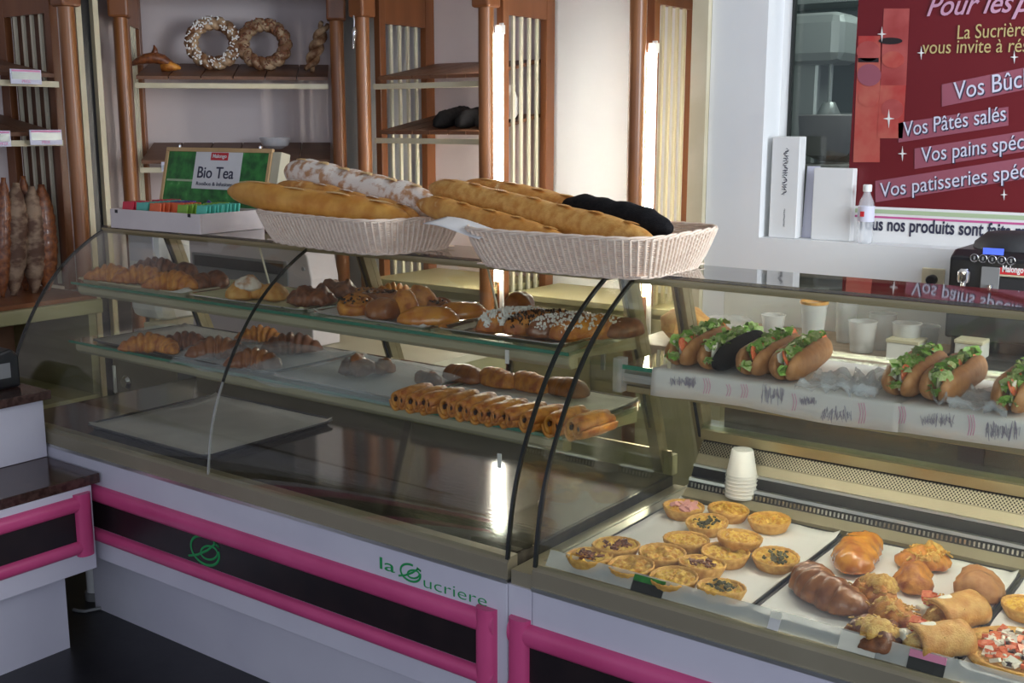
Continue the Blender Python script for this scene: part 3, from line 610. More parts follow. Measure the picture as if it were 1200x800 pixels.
q = cm(1160, 338, 3.86); build(G().tube((q.x, 3.86, q.z-.05), (q.x, 3.86, q.z+.012), .009), 'coffee_spout', 'chrome', T, True)
a, b = cm(1172, 313), cm(1200, 323); lb = build(G().box(a.x, b.x+.02, 3.874, 3.878, b.z, a.z), 'brand_label', 'red', T); build(G().box(a.x, b.x+.02, 3.874, 3.878, b.z-.006, b.z-.0005), 'label_border', 'creaml', T)
text('Malongo', 'lettering', 'paper', .030, T, (a.x+.008, 3.8735, b.z+.009), off=.0008, width=(b.x-a.x)*.86)
build(G().box(cm(1172, 325).x, X1_-.02, 3.874, 3.879, 1.01, cm(1172, 326).z), 'front_recess', 'blackm', T)

def cup(name, label, px, py, Y, r0, r1, h, m, group=None, n=1):
    p = ony(px, py, Y)
    T_ = build(G().lathe([(r0*.9, .001), (r0, .003), (r1, h), (r1*1.05, h+.002), (r1*1.04, h+.005), (r1*.94, h+.003), (r0*.9, .008)], 20, (p.x, Y, zc)), name, m, None, True, loc=(p.x, Y, zc)); return tag(T_, label, 'cup', group)
p = ony(953, 380, 3.8); T = thing('plastic_cup', 'tall clear plastic cup with reddish rim behind the cut rolls', 'cup', (p.x, 3.8, .9))
zt = ony(953, 356, 3.8).z
build(G().lathe([(.03, .001), (.032, .004), (.046, zt-.9), (.044, zt-.9), (.030, .01)], 20, (p.x, 3.8, .9), close=False), 'wall', 'cupc', T, True)
build(G().lathe([(.046, 0), (.050, .002), (.050, .010), (.046, .012)], 20, (p.x, 3.8, zt), close=False), 'rim', 'crustl', T, True)
for i, (px, Y, r_, h) in enumerate(((905, 4.0, .045, .09), (1010, 3.95, .05, .11), (1033, 4.05, .05, .13), (1062, 3.95, .05, .12), (1085, 4.05, .045, .10), (990, 4.1, .04, .15))):
    cup('plastic_tub', ['low translucent tub left of the tall cup', 'translucent tub standing just right of the tall reddish-rimmed cup', 'third translucent tub from the right on the rear counter', 'second translucent tub from the right on the rear counter', 'rightmost translucent tub, nearest the coffee machine', 'thin tall translucent tub directly behind the reddish-rimmed cup'][i], px, 400, Y, r_*.8, r_, h, 'cupc', 'translucent tubs on the rear counter')
for i, (x0, x1, y0, h, m) in enumerate(((1038, 1075, 3.86, .065, 'white'), (1118, 1150, 3.80, .10, 'paperg'))):
    a = ony(x0, 415, y0).x; b = ony(x1, 415, y0).x
    o = thing('carton', ['small white carton on the rear counter behind the second pair of rolls', 'grey carton standing in front of the coffee machine'][i], 'carton', ((a+b)/2, y0, .9)); build(G().box(a, b, y0, y0+.1, .901, .9+h), 'box', m, o, bevel=.003); build(G().box(a-.003, b+.003, y0-.003, y0+.103, .9+h, .9+h+.012), 'lid', 'creaml', o, bevel=.002)
p = ony(800, 395, 3.75); T = thing('bread_bag', 'crumpled bag of rolls on the rear counter left of the metal uprights', 'bag', (p.x, 3.75, .9))
g = G().lathe([(.02, .0), (.07, .01), (.09, .04), (.085, .09), (.05, .12), (.02, .13)], 20, (p.x, 3.78, .9), fn=lambda a, r_, z: 1+.12*math.sin(3*a+z*30)+.08*math.sin(7*a)); build(g, 'sack', 'crustl', T, True)
g = G().lathe([(.10, 0), (.12, .04), (.08, .08), (.02, .09)], 16, (p.x+.12, 3.9, .901), fn=lambda a, r_, z: 1+.15*math.sin(4*a+2)); build(g, 'wrap', 'cupc', T, True)

# ================================================================ BEHIND THE LEFT CASE: BREAD SLICER ON A STAND
Y = 3.05
xa, xb = ony(222, 300, Y).x, ony(364, 300, Y).x; ztop = ony(250, 276, Y).z
T = thing('slicer_stand', 'olive cabinet under the white bread slicer, seen through the case', 'cabinet', ((xa+xb)/2, 3.3, 0))
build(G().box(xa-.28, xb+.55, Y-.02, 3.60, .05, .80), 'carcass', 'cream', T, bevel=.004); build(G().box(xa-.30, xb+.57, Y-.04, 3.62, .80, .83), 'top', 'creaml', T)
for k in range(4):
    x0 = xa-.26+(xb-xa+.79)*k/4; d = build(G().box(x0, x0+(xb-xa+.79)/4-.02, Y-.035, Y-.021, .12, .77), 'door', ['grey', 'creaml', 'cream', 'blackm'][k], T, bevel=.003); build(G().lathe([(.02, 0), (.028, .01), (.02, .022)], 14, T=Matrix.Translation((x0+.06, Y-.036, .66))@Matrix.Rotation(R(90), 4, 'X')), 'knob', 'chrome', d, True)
T0 = T
T = thing('bread_slicer', 'white bread slicer with dark front opening behind the croissant trays', 'slicer', ((xa+xb)/2, Y, .83))
g = G(); pts = [(xa, .832), (xa, ztop-.01), (xa+.02, ztop), (xb-.06, ztop-.01), (xb-.02, ztop-.05), (xb, ztop-.14), (xb, .832)]
n = len(pts); g.add([(p, Y, q) for p, q in pts]+[(p, 3.20, q) for p, q in pts], [tuple(range(n-1, -1, -1)), tuple(range(n, 2*n))]+[(i, (i+1) % n, n+(i+1) % n, n+i) for i in range(n)]); build(g, 'housing', 'wall', T, bevel=.006)
a = ony(226, 295, Y); b = ony(340, 368, Y); build(G().box(a.x, b.x, Y-.006, Y-.001, b.z, a.z), 'opening', 'grey', T, bevel=.003)
build(G().box(a.x+.02, b.x-.02, Y-.012, Y-.007, a.z-.055, a.z-.01), 'guard', 'blackm', T, bevel=.003)
q = ony(356, 315, Y); build(G().lathe([(.008, 0), (.008, .006)], 10, T=Matrix.Translation((q.x, Y, q.z))@Matrix.Rotation(R(90), 4, 'X')), 'screw', 'grey', T, True)
xa2, xb2 = ony(146, 300, Y).x, ony(186, 300, Y).x
q = ony(151, 447, 3.008); build(G().lathe([(.026, 0), (.034, .012), (.022, .026)], 16, T=Matrix.Translation((q.x, 3.005, q.z))@Matrix.Rotation(R(90), 4, 'X')), 'knob', 'chrome', T0, True)
q = ony(134, 443, 2.99); build(G().box(q.x-.006, q.x+.006, 2.985, 2.998, q.z-.07, q.z+.06), 'handle', 'white', T0, bevel=.002); q = ony(151, 447, 3.0); build(G().box(q.x-.12, q.x+.35, 3.006, 3.012, q.z-.12, q.z+.10), 'equipment_panel', 'goldd', T0)
T = thing('white_machine', 'rounded white appliance left of the bread slicer, behind the case', 'appliance', ((xa2+xb2)/2, 3.1, .83))
build(G().box(xa2, xb2, Y, 3.4, .831, 1.30), 'housing', 'wallb', T, bevel=.05); build(G().box(xa2+.05, xb2-.03, Y-.006, Y-.001, 1.10, 1.25), 'front_panel', 'lilac', T, bevel=.02)
xa3 = ony(140, 380, 3.0).x

# ================================================================ ON THE LEFT CASE: TEA BOX
zt = 1.3425
A = onz(130, 266.5, zt); B = onz(240, 274.5, zt); Cc = onz(297, 267, zt)
A = Vector((A.x, A.y, zt)); B = Vector((B.x, A.y+.02, zt)); ang = math.atan2(B.y-A.y, B.x-A.x); Wd = (B-A).length; D = .29
T = thing('tea_box', 'open white wooden box of coloured tea packets on the case top', 'box', (0, 0, 0))
H = .068
def bx(x0, x1, y0, y1, z0, z1, nm, m, par=T, bev=.0015): return build(G().box(x0, x1, y0, y1, z0, z1), nm, m, par, bevel=bev)
bx(0, Wd, 0, .008, 0, H, 'front_wall', 'creaml'); bx(0, Wd, D-.008, D, 0, H, 'rear_wall', 'creaml'); bx(0, .008, .008, D-.008, 0, H, 'side_wall', 'creaml'); bx(Wd-.008, Wd, .008, D-.008, 0, H, 'side_wall', 'creaml'); bx(.008, Wd-.008, .008, D-.008, 0, .006, 'bottom', 'creaml')
bx(Wd*.5-.003, Wd*.5+.003, .008, D-.008, .006, H-.012, 'divider', 'creaml')
bx(.03, .045, -.002, -.0004, H-.014, H-.002, 'clasp', 'black'); bx(Wd-.06, Wd-.045, -.002, -.0004, H-.012, H, 'clasp', 'black')
M['lamb'] = M['lam']
M['boxw'] = mat('whitewashed_wood', (.70, .62, .60), (.76, .68, .65), 6, .5)
for c in T.children: c.data.materials[0] = M['boxw'] if 'clasp' not in c.name else M['black']
T.location = (A.x, A.y, zt); T.rotation_euler = (0, 0, ang)
cols = [('red', (.62, .03, .06)), ('teal', (.10, .42, .34)), ('purple', (.10, .05, .26)), ('orange', (.72, .14, .05)), ('green', (.22, .42, .05)), ('turquoise', (.10, .55, .42))]
pk = {}
for nm, cc in cols: M['tea_'+nm] = mat('tea_'+nm, cc, tuple(min(1, v*1.25) for v in cc), 20, .35, bump=.2)
spots = [('red', .05, .07), ('red', .06, .20), ('teal', .125, .17), ('teal', .13, .07), ('purple', .185, .17), ('orange', .20, .07), ('orange', .265, .12), ('green', .345, .18), ('green', .34, .07), ('turquoise', .41, .17), ('turquoise', .42, .08)]
for i, (nm, x, y) in enumerate(spots):
    x = x*Wd/.47; y = y*.97
    P = thing('tea_packets', '%s tea packets standing in the %s of the white tea box' % (nm, 'rear' if y > .11 else 'front'), 'packets', (0, 0, 0), 'tea packets in the white box')
    for k in range(5):
        g = G().box(-.028, .028, -.003, .003, 0, .064); o = build(g, 'packet', 'tea_'+nm, P, bevel=.0015); o.location = (rnd.uniform(-.003, .003), -.036+k*.018, .022); o.rotation_euler = (R(rnd.uniform(-14, -4)), 0, R(rnd.uniform(-6, 6)))
    P.location = Vector(T.location)+Matrix.Rotation(ang, 3, 'Z')@Vector((x, y, .007)); P.rotation_euler = (0, 0, ang)
P = thing('tea_packets', 'loose purple tea packet tipped up in front of the green board', 'packets', (0, 0, 0), 'tea packets in the white box')
o = build(G().box(-.03, .03, -.003, .003, 0, .06), 'packet', 'tea_purple', P, bevel=.001); o2 = build(G().box(-.02, .02, -.004, -.0035, .01, .03), 'packet_mark', 'paper', P)
P.location = Vector(T.location)+Matrix.Rotation(ang, 3, 'Z')@Vector((Wd*.47, .24, .03)); P.rotation_euler = (R(-20), R(28), ang)
# board
Tb = thing('tea_board', 'wood-framed green board reading Bio Tea behind the tea box', 'sign', (0, 0, 0))
a = ony(182, 236, A.y+.31); b = ony(300, 236, A.y+.31); bw = (b.x-a.x); bh = .262
g = G().box(0, bw, 0, .012, 0, .016); g.box(0, bw, 0, .012, bh-.016, bh); g.box(0, .016, 0, .012, .016, bh-.016); g.box(bw-.016, bw, 0, .012, .016, bh-.016); build(g, 'frame', 'creaml', Tb, bevel=.002)
for c in Tb.children: c.data.materials[0] = mat('pale_wood_frame', (.55, .33, .14), (.64, .42, .20), 8, .5)
build(G().box(.016, bw-.016, .004, .010, .016, bh-.016), 'leaf_picture', 'dgreen', Tb)
build(G().box(bw*.015+.016, bw-.02, .0032, .0038, bh*.50, bh*.53), 'picture_line', 'pgreen', Tb)
build(G().prism([(.002, bh*.40), (.002, bh*.97), (.003, bh*.97), (.003, bh*.40)], bw*.30, bw*.74), 'white_sheet', 'paper', Tb)
build(G().box(bw*.45, bw*.61, .0005, .0018, bh*.82, bh*.93), 'red_label', 'red', Tb)
text('Malongo', 'lettering', 'paper', .020, Tb, (bw*.465, .0003, bh*.855), off=.0004, width=bw*.13)
text('Bio Tea', 'lettering', 'ink', .062, Tb, (bw*.335, .001, bh*.56), off=.0004, width=bw*.34)
text('Rooibos & Infusions', 'lettering', 'ink', .02, Tb, (bw*.34, .001, bh*.45), width=bw*.34)
for x in (.12, .88): build(G().lathe([(.005, 0), (.006, .008), (.003, .012)], 10, (bw*x, .006, bh)), 'hinge_pin', 'chrome', Tb, True)
build(G().box(bw, bw+.045, .004, .05, .0, bh*.96), 'side_board', 'creaml', Tb, bevel=.003)
Tb.location = (a.x, A.y+.315, zt+.025); Tb.rotation_euler = (R(-14), 0, R(2))
a0 = Tb.location

# baskets
def basket(name, label, cx, cy, rot, bw_, bd, tw, td, h, z0):
    T = thing(name, label, 'basket', (0, 0, 0)); n = 100
    def ringp(t, u, out=0):
        w_, d = bw_+(tw-bw_)*u**.8, bd+(td-bd)*u**.8; r_ = .05
        w_ += out; d += out; a = 2*math.pi*t; ex = 5
        c_, s_ = math.cos(a), math.sin(a); k = (abs(c_)**ex+abs(s_)**ex)**(-1/ex)
        return Vector((c_*k*w_/2, s_*k*d/2, h*u))
    # equal arc spacing
    ts = [i/2000 for i in range(2001)]; L_ = [0]
    for i in range(2000): L_.append(L_[-1]+(ringp(ts[i+1], .5)-ringp(ts[i], .5)).length)
    even = []; j = 0
    for i in range(n):
        tgt = L_[-1]*i/n
        while L_[j] < tgt: j += 1
        even.append(ts[j])
    g = G()
    for i in range(0, n, 1): g.sweep([ringp(even[i], u, .007) for u in (.0, .33, .66, 1.0)], .0038, 6, caps=False)
    build(g, 'stakes', 'wick', T, 'all', kind='stuff')
    g = G(); rows = 18
    for k in range(rows):
        u = (k+.6)/rows; path = []
        for i in range(n): path.append(ringp(even[i], u, .0030*(1 if (i+k) % 2 else -1))); 
        g.sweep(path, .0029, 5, closed=True, up=(0, 0, 1))
    build(g, 'woven_strands', 'wick', T, 'all', kind='stuff')
    for zz, rr, nm in ((1.0, .0062, 'rim'), (.02, .0058, 'foot')):
        g = G()
        for ph in (0, 1, 2):
            path = [ringp(even[i % n], zz, .006*math.cos(i*2*math.pi/9+ph*2.09))+Vector((0, 0, .004*math.sin(i*2*math.pi/9+ph*2.09))) for i in range(n)]
            g.sweep(path, rr*.55, 6, closed=True)
        build(g, nm, 'wick', T, 'all')
    g = G()
    for i in range(26):
        x = (-.5+(i+.5)/26)*bw_*.98; g.box(x-bw_/60, x+bw_/60, -bd*.48, bd*.48, .003, .006)
    build(g, 'base_weave', 'wick', T, kind='stuff')
    T.location = (cx, cy, z0+.002); T.rotation_euler = (0, 0, rot); return T
basket('bread_basket', 'left wicker basket holding golden and floury loaves, beside the tea box', -2.445, 2.49, R(-9), .575, .31, .64, .41, .096, zt)
basket('bread_basket', 'right wicker basket holding long baguettes and a black loaf', -1.58, 2.47, R(1.5), .50, .36, .565, .48, .098, zt)

# ================================================================ FOOD BUILDERS (local space: length along Y, resting on z=0)
def loaf(L=.13, w=.06, h=.05, bend=0, p=2.2, n=22, m=16, amp=.003, ridge=0, nr=8, seed=0, spiral=0, flat=.35, tw=0):
    g = G(); v = []; f = []
    for i in range(n+1):
        t = i/n; s = 2*t-1; r_ = max(.06, (1-abs(s)**p))**.5
        if ridge: r_ *= 1+ridge*(abs(math.sin(math.pi*nr*t))**.6-.6)
        y = s*L/2; x = bend*(s*s-.4); dx = 2*bend*s*2/L
        nx_ = Vector((1, -dx, 0)).normalized()
        for j in range(m):
            a = 2*math.pi*j/m; ca, sa = math.cos(a), math.sin(a); k = 1
            if spiral: k += spiral*math.sin(a*1+t*nr*6.28)
            if sa < 0: sa *= flat
            q = Vector((x, y, 0))+nx_*(ca*w/2*r_*k); z = h*flat/(1+flat)+sa*h/(1+flat)*r_*k
            P_ = Vector((q.x, q.y, z)); d = nz(P_+Vector((seed, seed*.7, 0)), 30, amp*1.6)+nz(P_+Vector((seed, 0, 2)), 95, amp*.9)
            P_ += Vector((ca, 0, sa))*d; P_.z = max(0, P_.z); v.append(P_)
    for i in range(n):
        for j in range(m): a, b = i*m+j, i*m+(j+1) % m; f.append((a, b, b+m, a+m))
    f.append(tuple(range(m-1, -1, -1))); f.append(tuple(n*m+j for j in range(m)))
    return g.add(v, f)
def mesh_thing(name, g, m): return build(g, name, m, None, 'all', loc=(0, 0, 0))
def bits(g, n, R_, z, s, seed, el=1, zf=None):
    r = random.Random(seed)
    for i in range(n):
        a = r.uniform(0, 6.28); q = R_*math.sqrt(r.random()); x, y = q*math.cos(a), q*math.sin(a)
        zz = z+(zf(x, y) if zf else 0); T_ = Matrix.Translation((x, y, zz))@Euler((r.uniform(-.5, .5), r.uniform(-.5, .5), r.uniform(0, 6.28))).to_matrix().to_4x4()
        k = s*r.uniform(.6, 1.4); g.cb((0, 0, 0), (k*el, k, k*.7), T_)
    return g
def mk_croissant(m='crust', seed=0): return lambda: mesh_thing('croissant', loaf(.175, .078, .062, .036, 1.4, 44, 18, .003, .34, 7, seed), m)
def mk_roll(name, m, L, w, h, seed=0, p=2.6, spiral=0, amp=.003, bend=0, ridge=0, nr=6): return lambda: mesh_thing(name, loaf(L, w, h, bend, p, 24, 18, amp, ridge, nr, seed, spiral), m)
def mk_swirl(m='crust', seed=0):
    def f():
        T = thing('raisin_swirl', None, None); g = G(); path = []; N_ = 90
        for i in range(N_):
            t = i/(N_-1); a = t*2*math.pi*2.6+seed; r_ = .006+.050*t; path.append((r_*math.cos(a), r_*math.sin(a), .020+.007*(1-t)))
        g.sweep(path, [.0095+.0015*math.sin(i*.6) for i in range(N_)], 8, sq=(1, 1.9)); build(g, 'spiral_dough', m, T, 'all')
        g = bits(G(), 16, .038, .040, .007, seed+3); build(g, 'raisins', 'choc', T, kind='stuff'); return T
    return f
def mk_choc_roll(seed=0):
    def f():
        T = thing('chocolate_roll', None, None)
        g = G(); r = random.Random(seed)
        # two rolled folds side by side, seen end on, flattened
        for sx in (-1, 1):
            path = []; N_ = 34
            for i in range(N_):
                t = i/(N_-1); a = t*2*math.pi*1.25*-sx+(0 if sx > 0 else math.pi); r_ = .021-.012*t; path.append((sx*.013+r_*math.cos(a), r_*math.sin(a)*1.05+.024))
            k = len(g.v); th = .0045; ny = 9; v = []; f_ = []
            for j in range(ny):
                y = -.06+.12*j/(ny-1); e = 1-.10*abs(2*j/(ny-1)-1)**3
                for (x, z) in path: v.append((x*e+nz((x*20+seed, y*30, z*20), 1, .002), y, z*e+nz((x*20, y*30+seed, z*20), 1, .002)))
            for j in range(ny-1):
                for i in range(N_-1): a_ = j*N_+i; f_.append((a_, a_+1, a_+N_+1, a_+N_))
            g.add(v, f_)
        o = build(g, 'folded_dough', 'crust', T, 'all', solid=.006)
        build(loaf(.112, .054, .046, 0, 6, 12, 14, .002, .05, 6, seed), 'dough_core', 'crust', T, 'all')
        g = G(); [g.tube((sx*.013, -.0585, .024), (sx*.013, .0585, .024), .0052, 8) for sx in (-1, 1)]; build(g, 'chocolate', 'choc', T); return T
    return f
def mk_sugar_roll(top, seed=0, m='crust'):
    def f():
        T = thing('brioche_roll', None, None); build(loaf(.20, .060, .058, .006, 3, 30, 18, .004, .08, 7, seed), 'dough', m, T, 'all')
        r = random.Random(seed); g = G()
        for i in range(260):
            t = r.uniform(-.88, .95); a = r.uniform(.35, 2.8); rr = max(.1, 1-abs(t)**3)**.5; x = math.cos(a)*.030*rr; z = .0165+math.sin(a)*.042*rr; y = t*.1
            T_ = Matrix.Translation((x, y, z))@Euler((r.uniform(0, 3), r.uniform(0, 3), 0)).to_matrix().to_4x4(); k = r.uniform(.6, 1.3)
            if top == 'choc_bits': g.cb((0, 0, 0), (.008*k, .003, .003), T_)
            elif top == 'sugar_bits': g.cb((0, 0, 0), (.005*k, .004*k, .004*k), T_)
            else: g.cb((0, 0, 0), (.012*k, .010*k, .003), T_)
        build(g, {'choc_bits': 'chocolate_sprinkles', 'sugar_bits': 'sugar_grains', 'glaze': 'sugar_glaze'}[top], 'choc' if top == 'choc_bits' else 'sugar', T, kind='stuff'); return T
    return f
def mk_quiche(fill='egg', top=None, seed=0):
    def f():
        T = thing('quiche', None, None); r_ = .051
        fl = lambda a, q, z: 1+(.022*math.sin(a*22) if z > .012 else 0)+.035*noise.noise((math.cos(a)*2, math.sin(a)*2, seed))
        build(G().lathe([(.038, 0), (.041, .001), (.0505, .022), (.0515, .027), (.0495, .029), (.0465, .026), (.0450, .019)], 66, fn=fl), 'crust', 'pastrys', T, 'all')
        g = G(); v = [(0, 0, .022)]; fs = []; nr_, na = 12, 48
        hz = lambda x, y: .024+.011*noise.noise((x*50+seed, y*50, seed))+.007*noise.noise((x*130, y*130+seed, 0))
        v = [(0, 0, hz(0, 0))]
        for i in range(1, nr_+1):
            for j in range(na): q = .0462*i/nr_; a = 2*math.pi*j/na; x, y = q*math.cos(a), q*math.sin(a); v.append((x, y, hz(x, y) if i < nr_ else .0225))
        fs = [(0, 1+j, 1+(j+1) % na) for j in range(na)]
        for i in range(nr_-1):
            for j in range(na): a, b = 1+i*na+j, 1+i*na+(j+1) % na; fs.append((a, a+na, b+na, b))
        build(g.add(v, fs), 'filling', fill, T, 'all')
        if top: build(bits(G(), 34 if top != 'ham' else 14, .030, .002, .0055 if top != 'ham' else .012, seed, 1.8, hz), {'herb': 'herbs', 'ham': 'ham_pieces', 'brown': 'browned_bits'}[top], {'herb': 'herb', 'ham': 'ham', 'brown': 'brown'}[top], T, kind='stuff')
        return T
    return f
def shreds(n, sx, sy, zfn, seed, s=.018):
    g = G(); r = random.Random(seed)
    for i in range(n):
        x, y = r.gauss(0, sx), r.gauss(0, sy)
        if abs(x) > 2*sx or abs(y) > 2*sy: continue
        T_ = Matrix.Translation((x, y, zfn(x, y)))@Euler((r.uniform(-.4, .4), r.uniform(-.4, .4), r.uniform(0, 6.28))).to_matrix().to_4x4(); g.cb((0, 0, 0), (s*r.uniform(.5, 1.2), .0030, .0028), T_)
    return g
def mk_cheesy(seed=0, base='brown', L=.105, w=.080, h=.042):
    def f():
        T = thing('cheese_pastry', None, None); build(loaf(L, w, h, .008, 2.4, 26, 22, .008, .14, 4, seed), 'dough', base, T, 'all')
        g = loaf(L*.78, w*.72, h*.6, 0, 2, 22, 18, .012, .2, 5, seed+5); g.v = [(x, y, z+h*.52) for x, y, z in g.v]; build(g, 'melted_cheese', 'cheese', T, 'all')
        build(shreds(46, w*.26, L*.26, lambda x, y: h*1.02-(x/w)**2*.05-(y/L)**2*.05, seed), 'cheese_shreds', 'cheese', T, kind='stuff'); return T
    return f
def mk_wrap(seed=0):
    def f():
        T = thing('filled_crepe_roll', None, None); g = G()
        for k in range(2):
            path = []
            for i in range(26): a = -2.6+i/25*4.6; path.append((math.cos(a)*(.034-.004*k)+k*.002, math.sin(a)*(.026-.003*k)+.028))
            ny = 12; v = []; fs = []
            for j in range(ny):
                y = -.05+.10*j/(ny-1)
                for (x, z) in path: v.append((x+nz((x*30, y*40, seed), 1, .003), y, max(0.001, z+nz((x*30+4, y*40, seed), 1, .003))))
            for j in range(ny-1):
                for i in range(25): a_ = j*26+i; fs.append((a_, a_+1, a_+27, a_+26))
            g.add(v, fs)
        build(g, 'rolled_crepe', 'crustl', T, 'all', solid=.004)
        g = loaf(.112, .050, .040, 0, 3, 16, 12, .006, 0, 5, seed); g.v = [(x-.012, y, z+.006) for x, y, z in g.v]; build(g, 'filling', 'cheese', T, 'all')
        g = G().cb((-.020, -.02, .044), (.032, .030, .014), Matrix.Rotation(.5, 4, 'Y')); g.cb((-.026, -.048, .030), (.022, .018, .018)); build(g, 'white_cheese', 'chees', T, bevel=.004)
        g = bits(G(), 14, .034, .042, .012, seed+2); g.v = [(x-.02, y, z) for x, y, z in g.v]; build(g, 'tomato_pieces', 'tom', T, kind='stuff')
        build(shreds(30, .018, .03, lambda x, y: .046, seed+4), 'cheese_shreds', 'cheese', T, kind='stuff'); return T
    return f
def mk_sandwich(L, left, right, fill, seed=0):
    def f():
        T = thing('filled_roll', None, None); r = random.Random(seed)
        for sx, m, nm in ((-1, left, 'bun_half'), (1, right, 'bun_half')):
            g = G(); n, mm = 26, 18; v = []; fs = []
            for i in range(n+1):
                t = i/n; s = 2*t-1; e = max(.05, 1-abs(s)**4)**.5
                for j in range(mm):
                    a = 2*math.pi*j/mm; x = math.cos(a)*.032*e; z = math.sin(a)*.038*e
                    if x*sx < 0: x *= .30
                    th = sx*-.26; X_ = x*math.cos(th)-z*math.sin(th)*-1*-1; Z_ = x*math.sin(th)+z*math.cos(th)
                    X_ = x*math.cos(th)+z*math.sin(-th); P_ = Vector((X_+sx*.014, s*L/2, Z_+.037)); P_ += Vector((math.cos(a), 0, math.sin(a)))*nz(P_*1.0+Vector((seed, sx, 0)), 30, .003); P_.z = max(.001, P_.z); v.append(P_)
            for i in range(n):
                for j in range(mm): a, b = i*mm+j, i*mm+(j+1) % mm; fs.append((a, b, b+mm, a+mm))
            fs.append(tuple(range(mm-1, -1, -1))); fs.append(tuple(n*mm+j for j in range(mm))); build(g.add(v, fs), nm, m, T, 'all')
        if 'cheese' in fill:
            g = G(); ny = 24
            for sx in (-.55, .2):
                v = [(sx*.02+.004*math.sin(j*1.1+sx)+(.008 if k else -.004)*0, -L*.43+L*.90*j/(ny-1), .022+.046*k+.004*math.sin(j*.9)) for j in range(ny) for k in (0, 1)]
                g.add(v, [(2*j, 2*j+2, 2*j+3, 2*j+1) for j in range(ny-1)])
            build(g, 'cheese_slices', 'chees' if fill[0] != 'y' else 'papery', T, 'all', solid=.005)
        if 'tomato' in fill:
            for k in range(5):
                y = -L*.40+L*.8*k/4+r.uniform(-.01, .01)
                g = G().lathe([(.002, 0), (.019, 0), (.021, .002), (.019, .005), (.002, .005)], 18, T=Matrix.Translation((.006+r.uniform(-.005, .005), y, .058))@Euler((r.uniform(-.3, .3), 1.25+r.uniform(-.2, .2), 0)).to_matrix().to_4x4()); build(g, 'tomato_slice', 'tom', T, True)
        for m, num, sd in (('lett', 80, 1), ('lettl', 50, 2)):
            g = G(); q = random.Random(seed*7+sd)
            for i in range(num):
                y = q.uniform(-.44, .46)*L; x = q.gauss(-.002, .008); z = .058+q.random()*.018-(abs(y)/(L/2))**4*.008
                if q.random() < .03: z = .035; y = -L*.49
                T_ = Matrix.Translation((x, y, z))@Euler((q.uniform(-1, 1), q.uniform(-1, 1), q.uniform(0, 6.28))).to_matrix().to_4x4(); s = q.uniform(.008, .017)
                v = [(-s, -s*.6, 0), (0, -s*.8, s*.35), (s, -s*.5, -s*.1), (-s*.9, s*.2, s*.4), (0, 0, -s*.1), (s*.9, s*.2, s*.45), (-s*.6, s*.8, 0), (0, s, s*.4), (s*.6, s*.7, 0)]
                g.add(v, [(0, 1, 4, 3), (1, 2, 5, 4), (3, 4, 7, 6), (4, 5, 8, 7)], T_)
            build(g, 'lettuce', m, T, 'all', kind='stuff')
        return T
    return f
PROTO = {}
def put(key, maker, px, py, z, rot=0, hh=.025, label=None, cat='pastry', group=None, sc=1, tilt=(0, 0), loc=None, name=None):
    if key in PROTO: o = dup(PROTO[key])
    else: o = maker(); PROTO[key] = o
    if name: o.name = name
    if group and group.split()[-1] == 'tray' and cat in ('croissant', 'bun', 'pastry') and px < 560: rot -= 122   # long side along the tray front
    p = Vector(loc) if loc is not None else onz(px, py, z+hh)
    o.location = (p.x, p.y, z); o.rotation_euler = (R(tilt[0]), R(tilt[1]), R(rot)); o.scale = (sc,)*3 if not hasattr(sc, '__len__') else sc
    for k in ('group',):
        if k in o: del o[k]
    return tag(o, label, cat, group)

# ---------------------------------------------------------------- trays
def tray(name, label, x0, x1, y0, y1, z, m='chrome', paper='paper', h=.014, r=.03, rim=.016, group=None, ph=(0, 0, 0, 0), ser=False, wav=.002, sd=0):
    T = thing(name, label, 'tray', ((x0+x1)/2, (y0+y1)/2, z), group)
    def ring(e, zz):
        pts = []
        for cx, cy, a0 in ((x1-r, y1-r, 0), (x0+r, y1-r, 90), (x0+r, y0+r, 180), (x1-r, y0+r, 270)):
            for k in range(6): a = R(a0+k*18); pts.append((cx+(r-e)*math.cos(a), cy+(r-e)*math.sin(a), zz))
        return pts
    rings = [ring(rim, .001), ring(rim-.002, .003), ring(rim*.5, h*.9), ring(0, h), ring(-.002, h-.003), ring(rim*.5, h*.6), ring(rim, -.0)]
    g = G(); n = 24; v = [(p[0], p[1], p[2]+z+.0005) for rg in rings for p in rg]; fs = []
    for i in range(len(rings)-1):
        for j in range(n): a, b = i*n+j, i*n+(j+1) % n; fs.append((a, b, b+n, a+n))
    fs.append(tuple(range(n))); g.add(v, fs); build(g, 'pan', m, T, True)
    if ser:
        g = G(); L_ = y1-y0-.06
        for k in range(40): g.sweep([(x1-.004, y0+.03+L_*k/40, z+h), (x1+.003, y0+.03+L_*k/40, z+h+.001)], .0022, 5)
        build(g, 'crimped_edge', m, T, kind='stuff')
    if paper:
        a, b, c, d = x0+rim*.5+ph[0], x1-rim*.5+ph[1], y0+rim*.5+ph[2], y1-rim*.5+ph[3]
        g = G().grid(26, 18, lambda u, w_: (a+(b-a)*u, c+(d-c)*w_, z+.0045+(max(0, 1-min(u, 1-u)/.04)+max(0, 1-min(w_, 1-w_)/.05))*h*.55+abs(nz((u*5+sd, w_*4, sd), 1.3, wav*2))))
        build(g, 'lining_paper', paper, T, 'all', solid=.0008)
    return T
def X(px, y_, z): return onz(px, y_, z)
ZU, ZL = 1.1505, .9405
tray('serving_tray', 'tray of croissants at the left end of the upper shelf', -3.655, -3.045, 2.275, 2.585, ZU, 'creaml', 'papery', ser=True)
tray('serving_tray', 'tray of sugared and dark buns, second on the upper shelf', -3.02, -2.475, 2.272, 2.585, ZU, 'chrome', 'papery', sd=3)
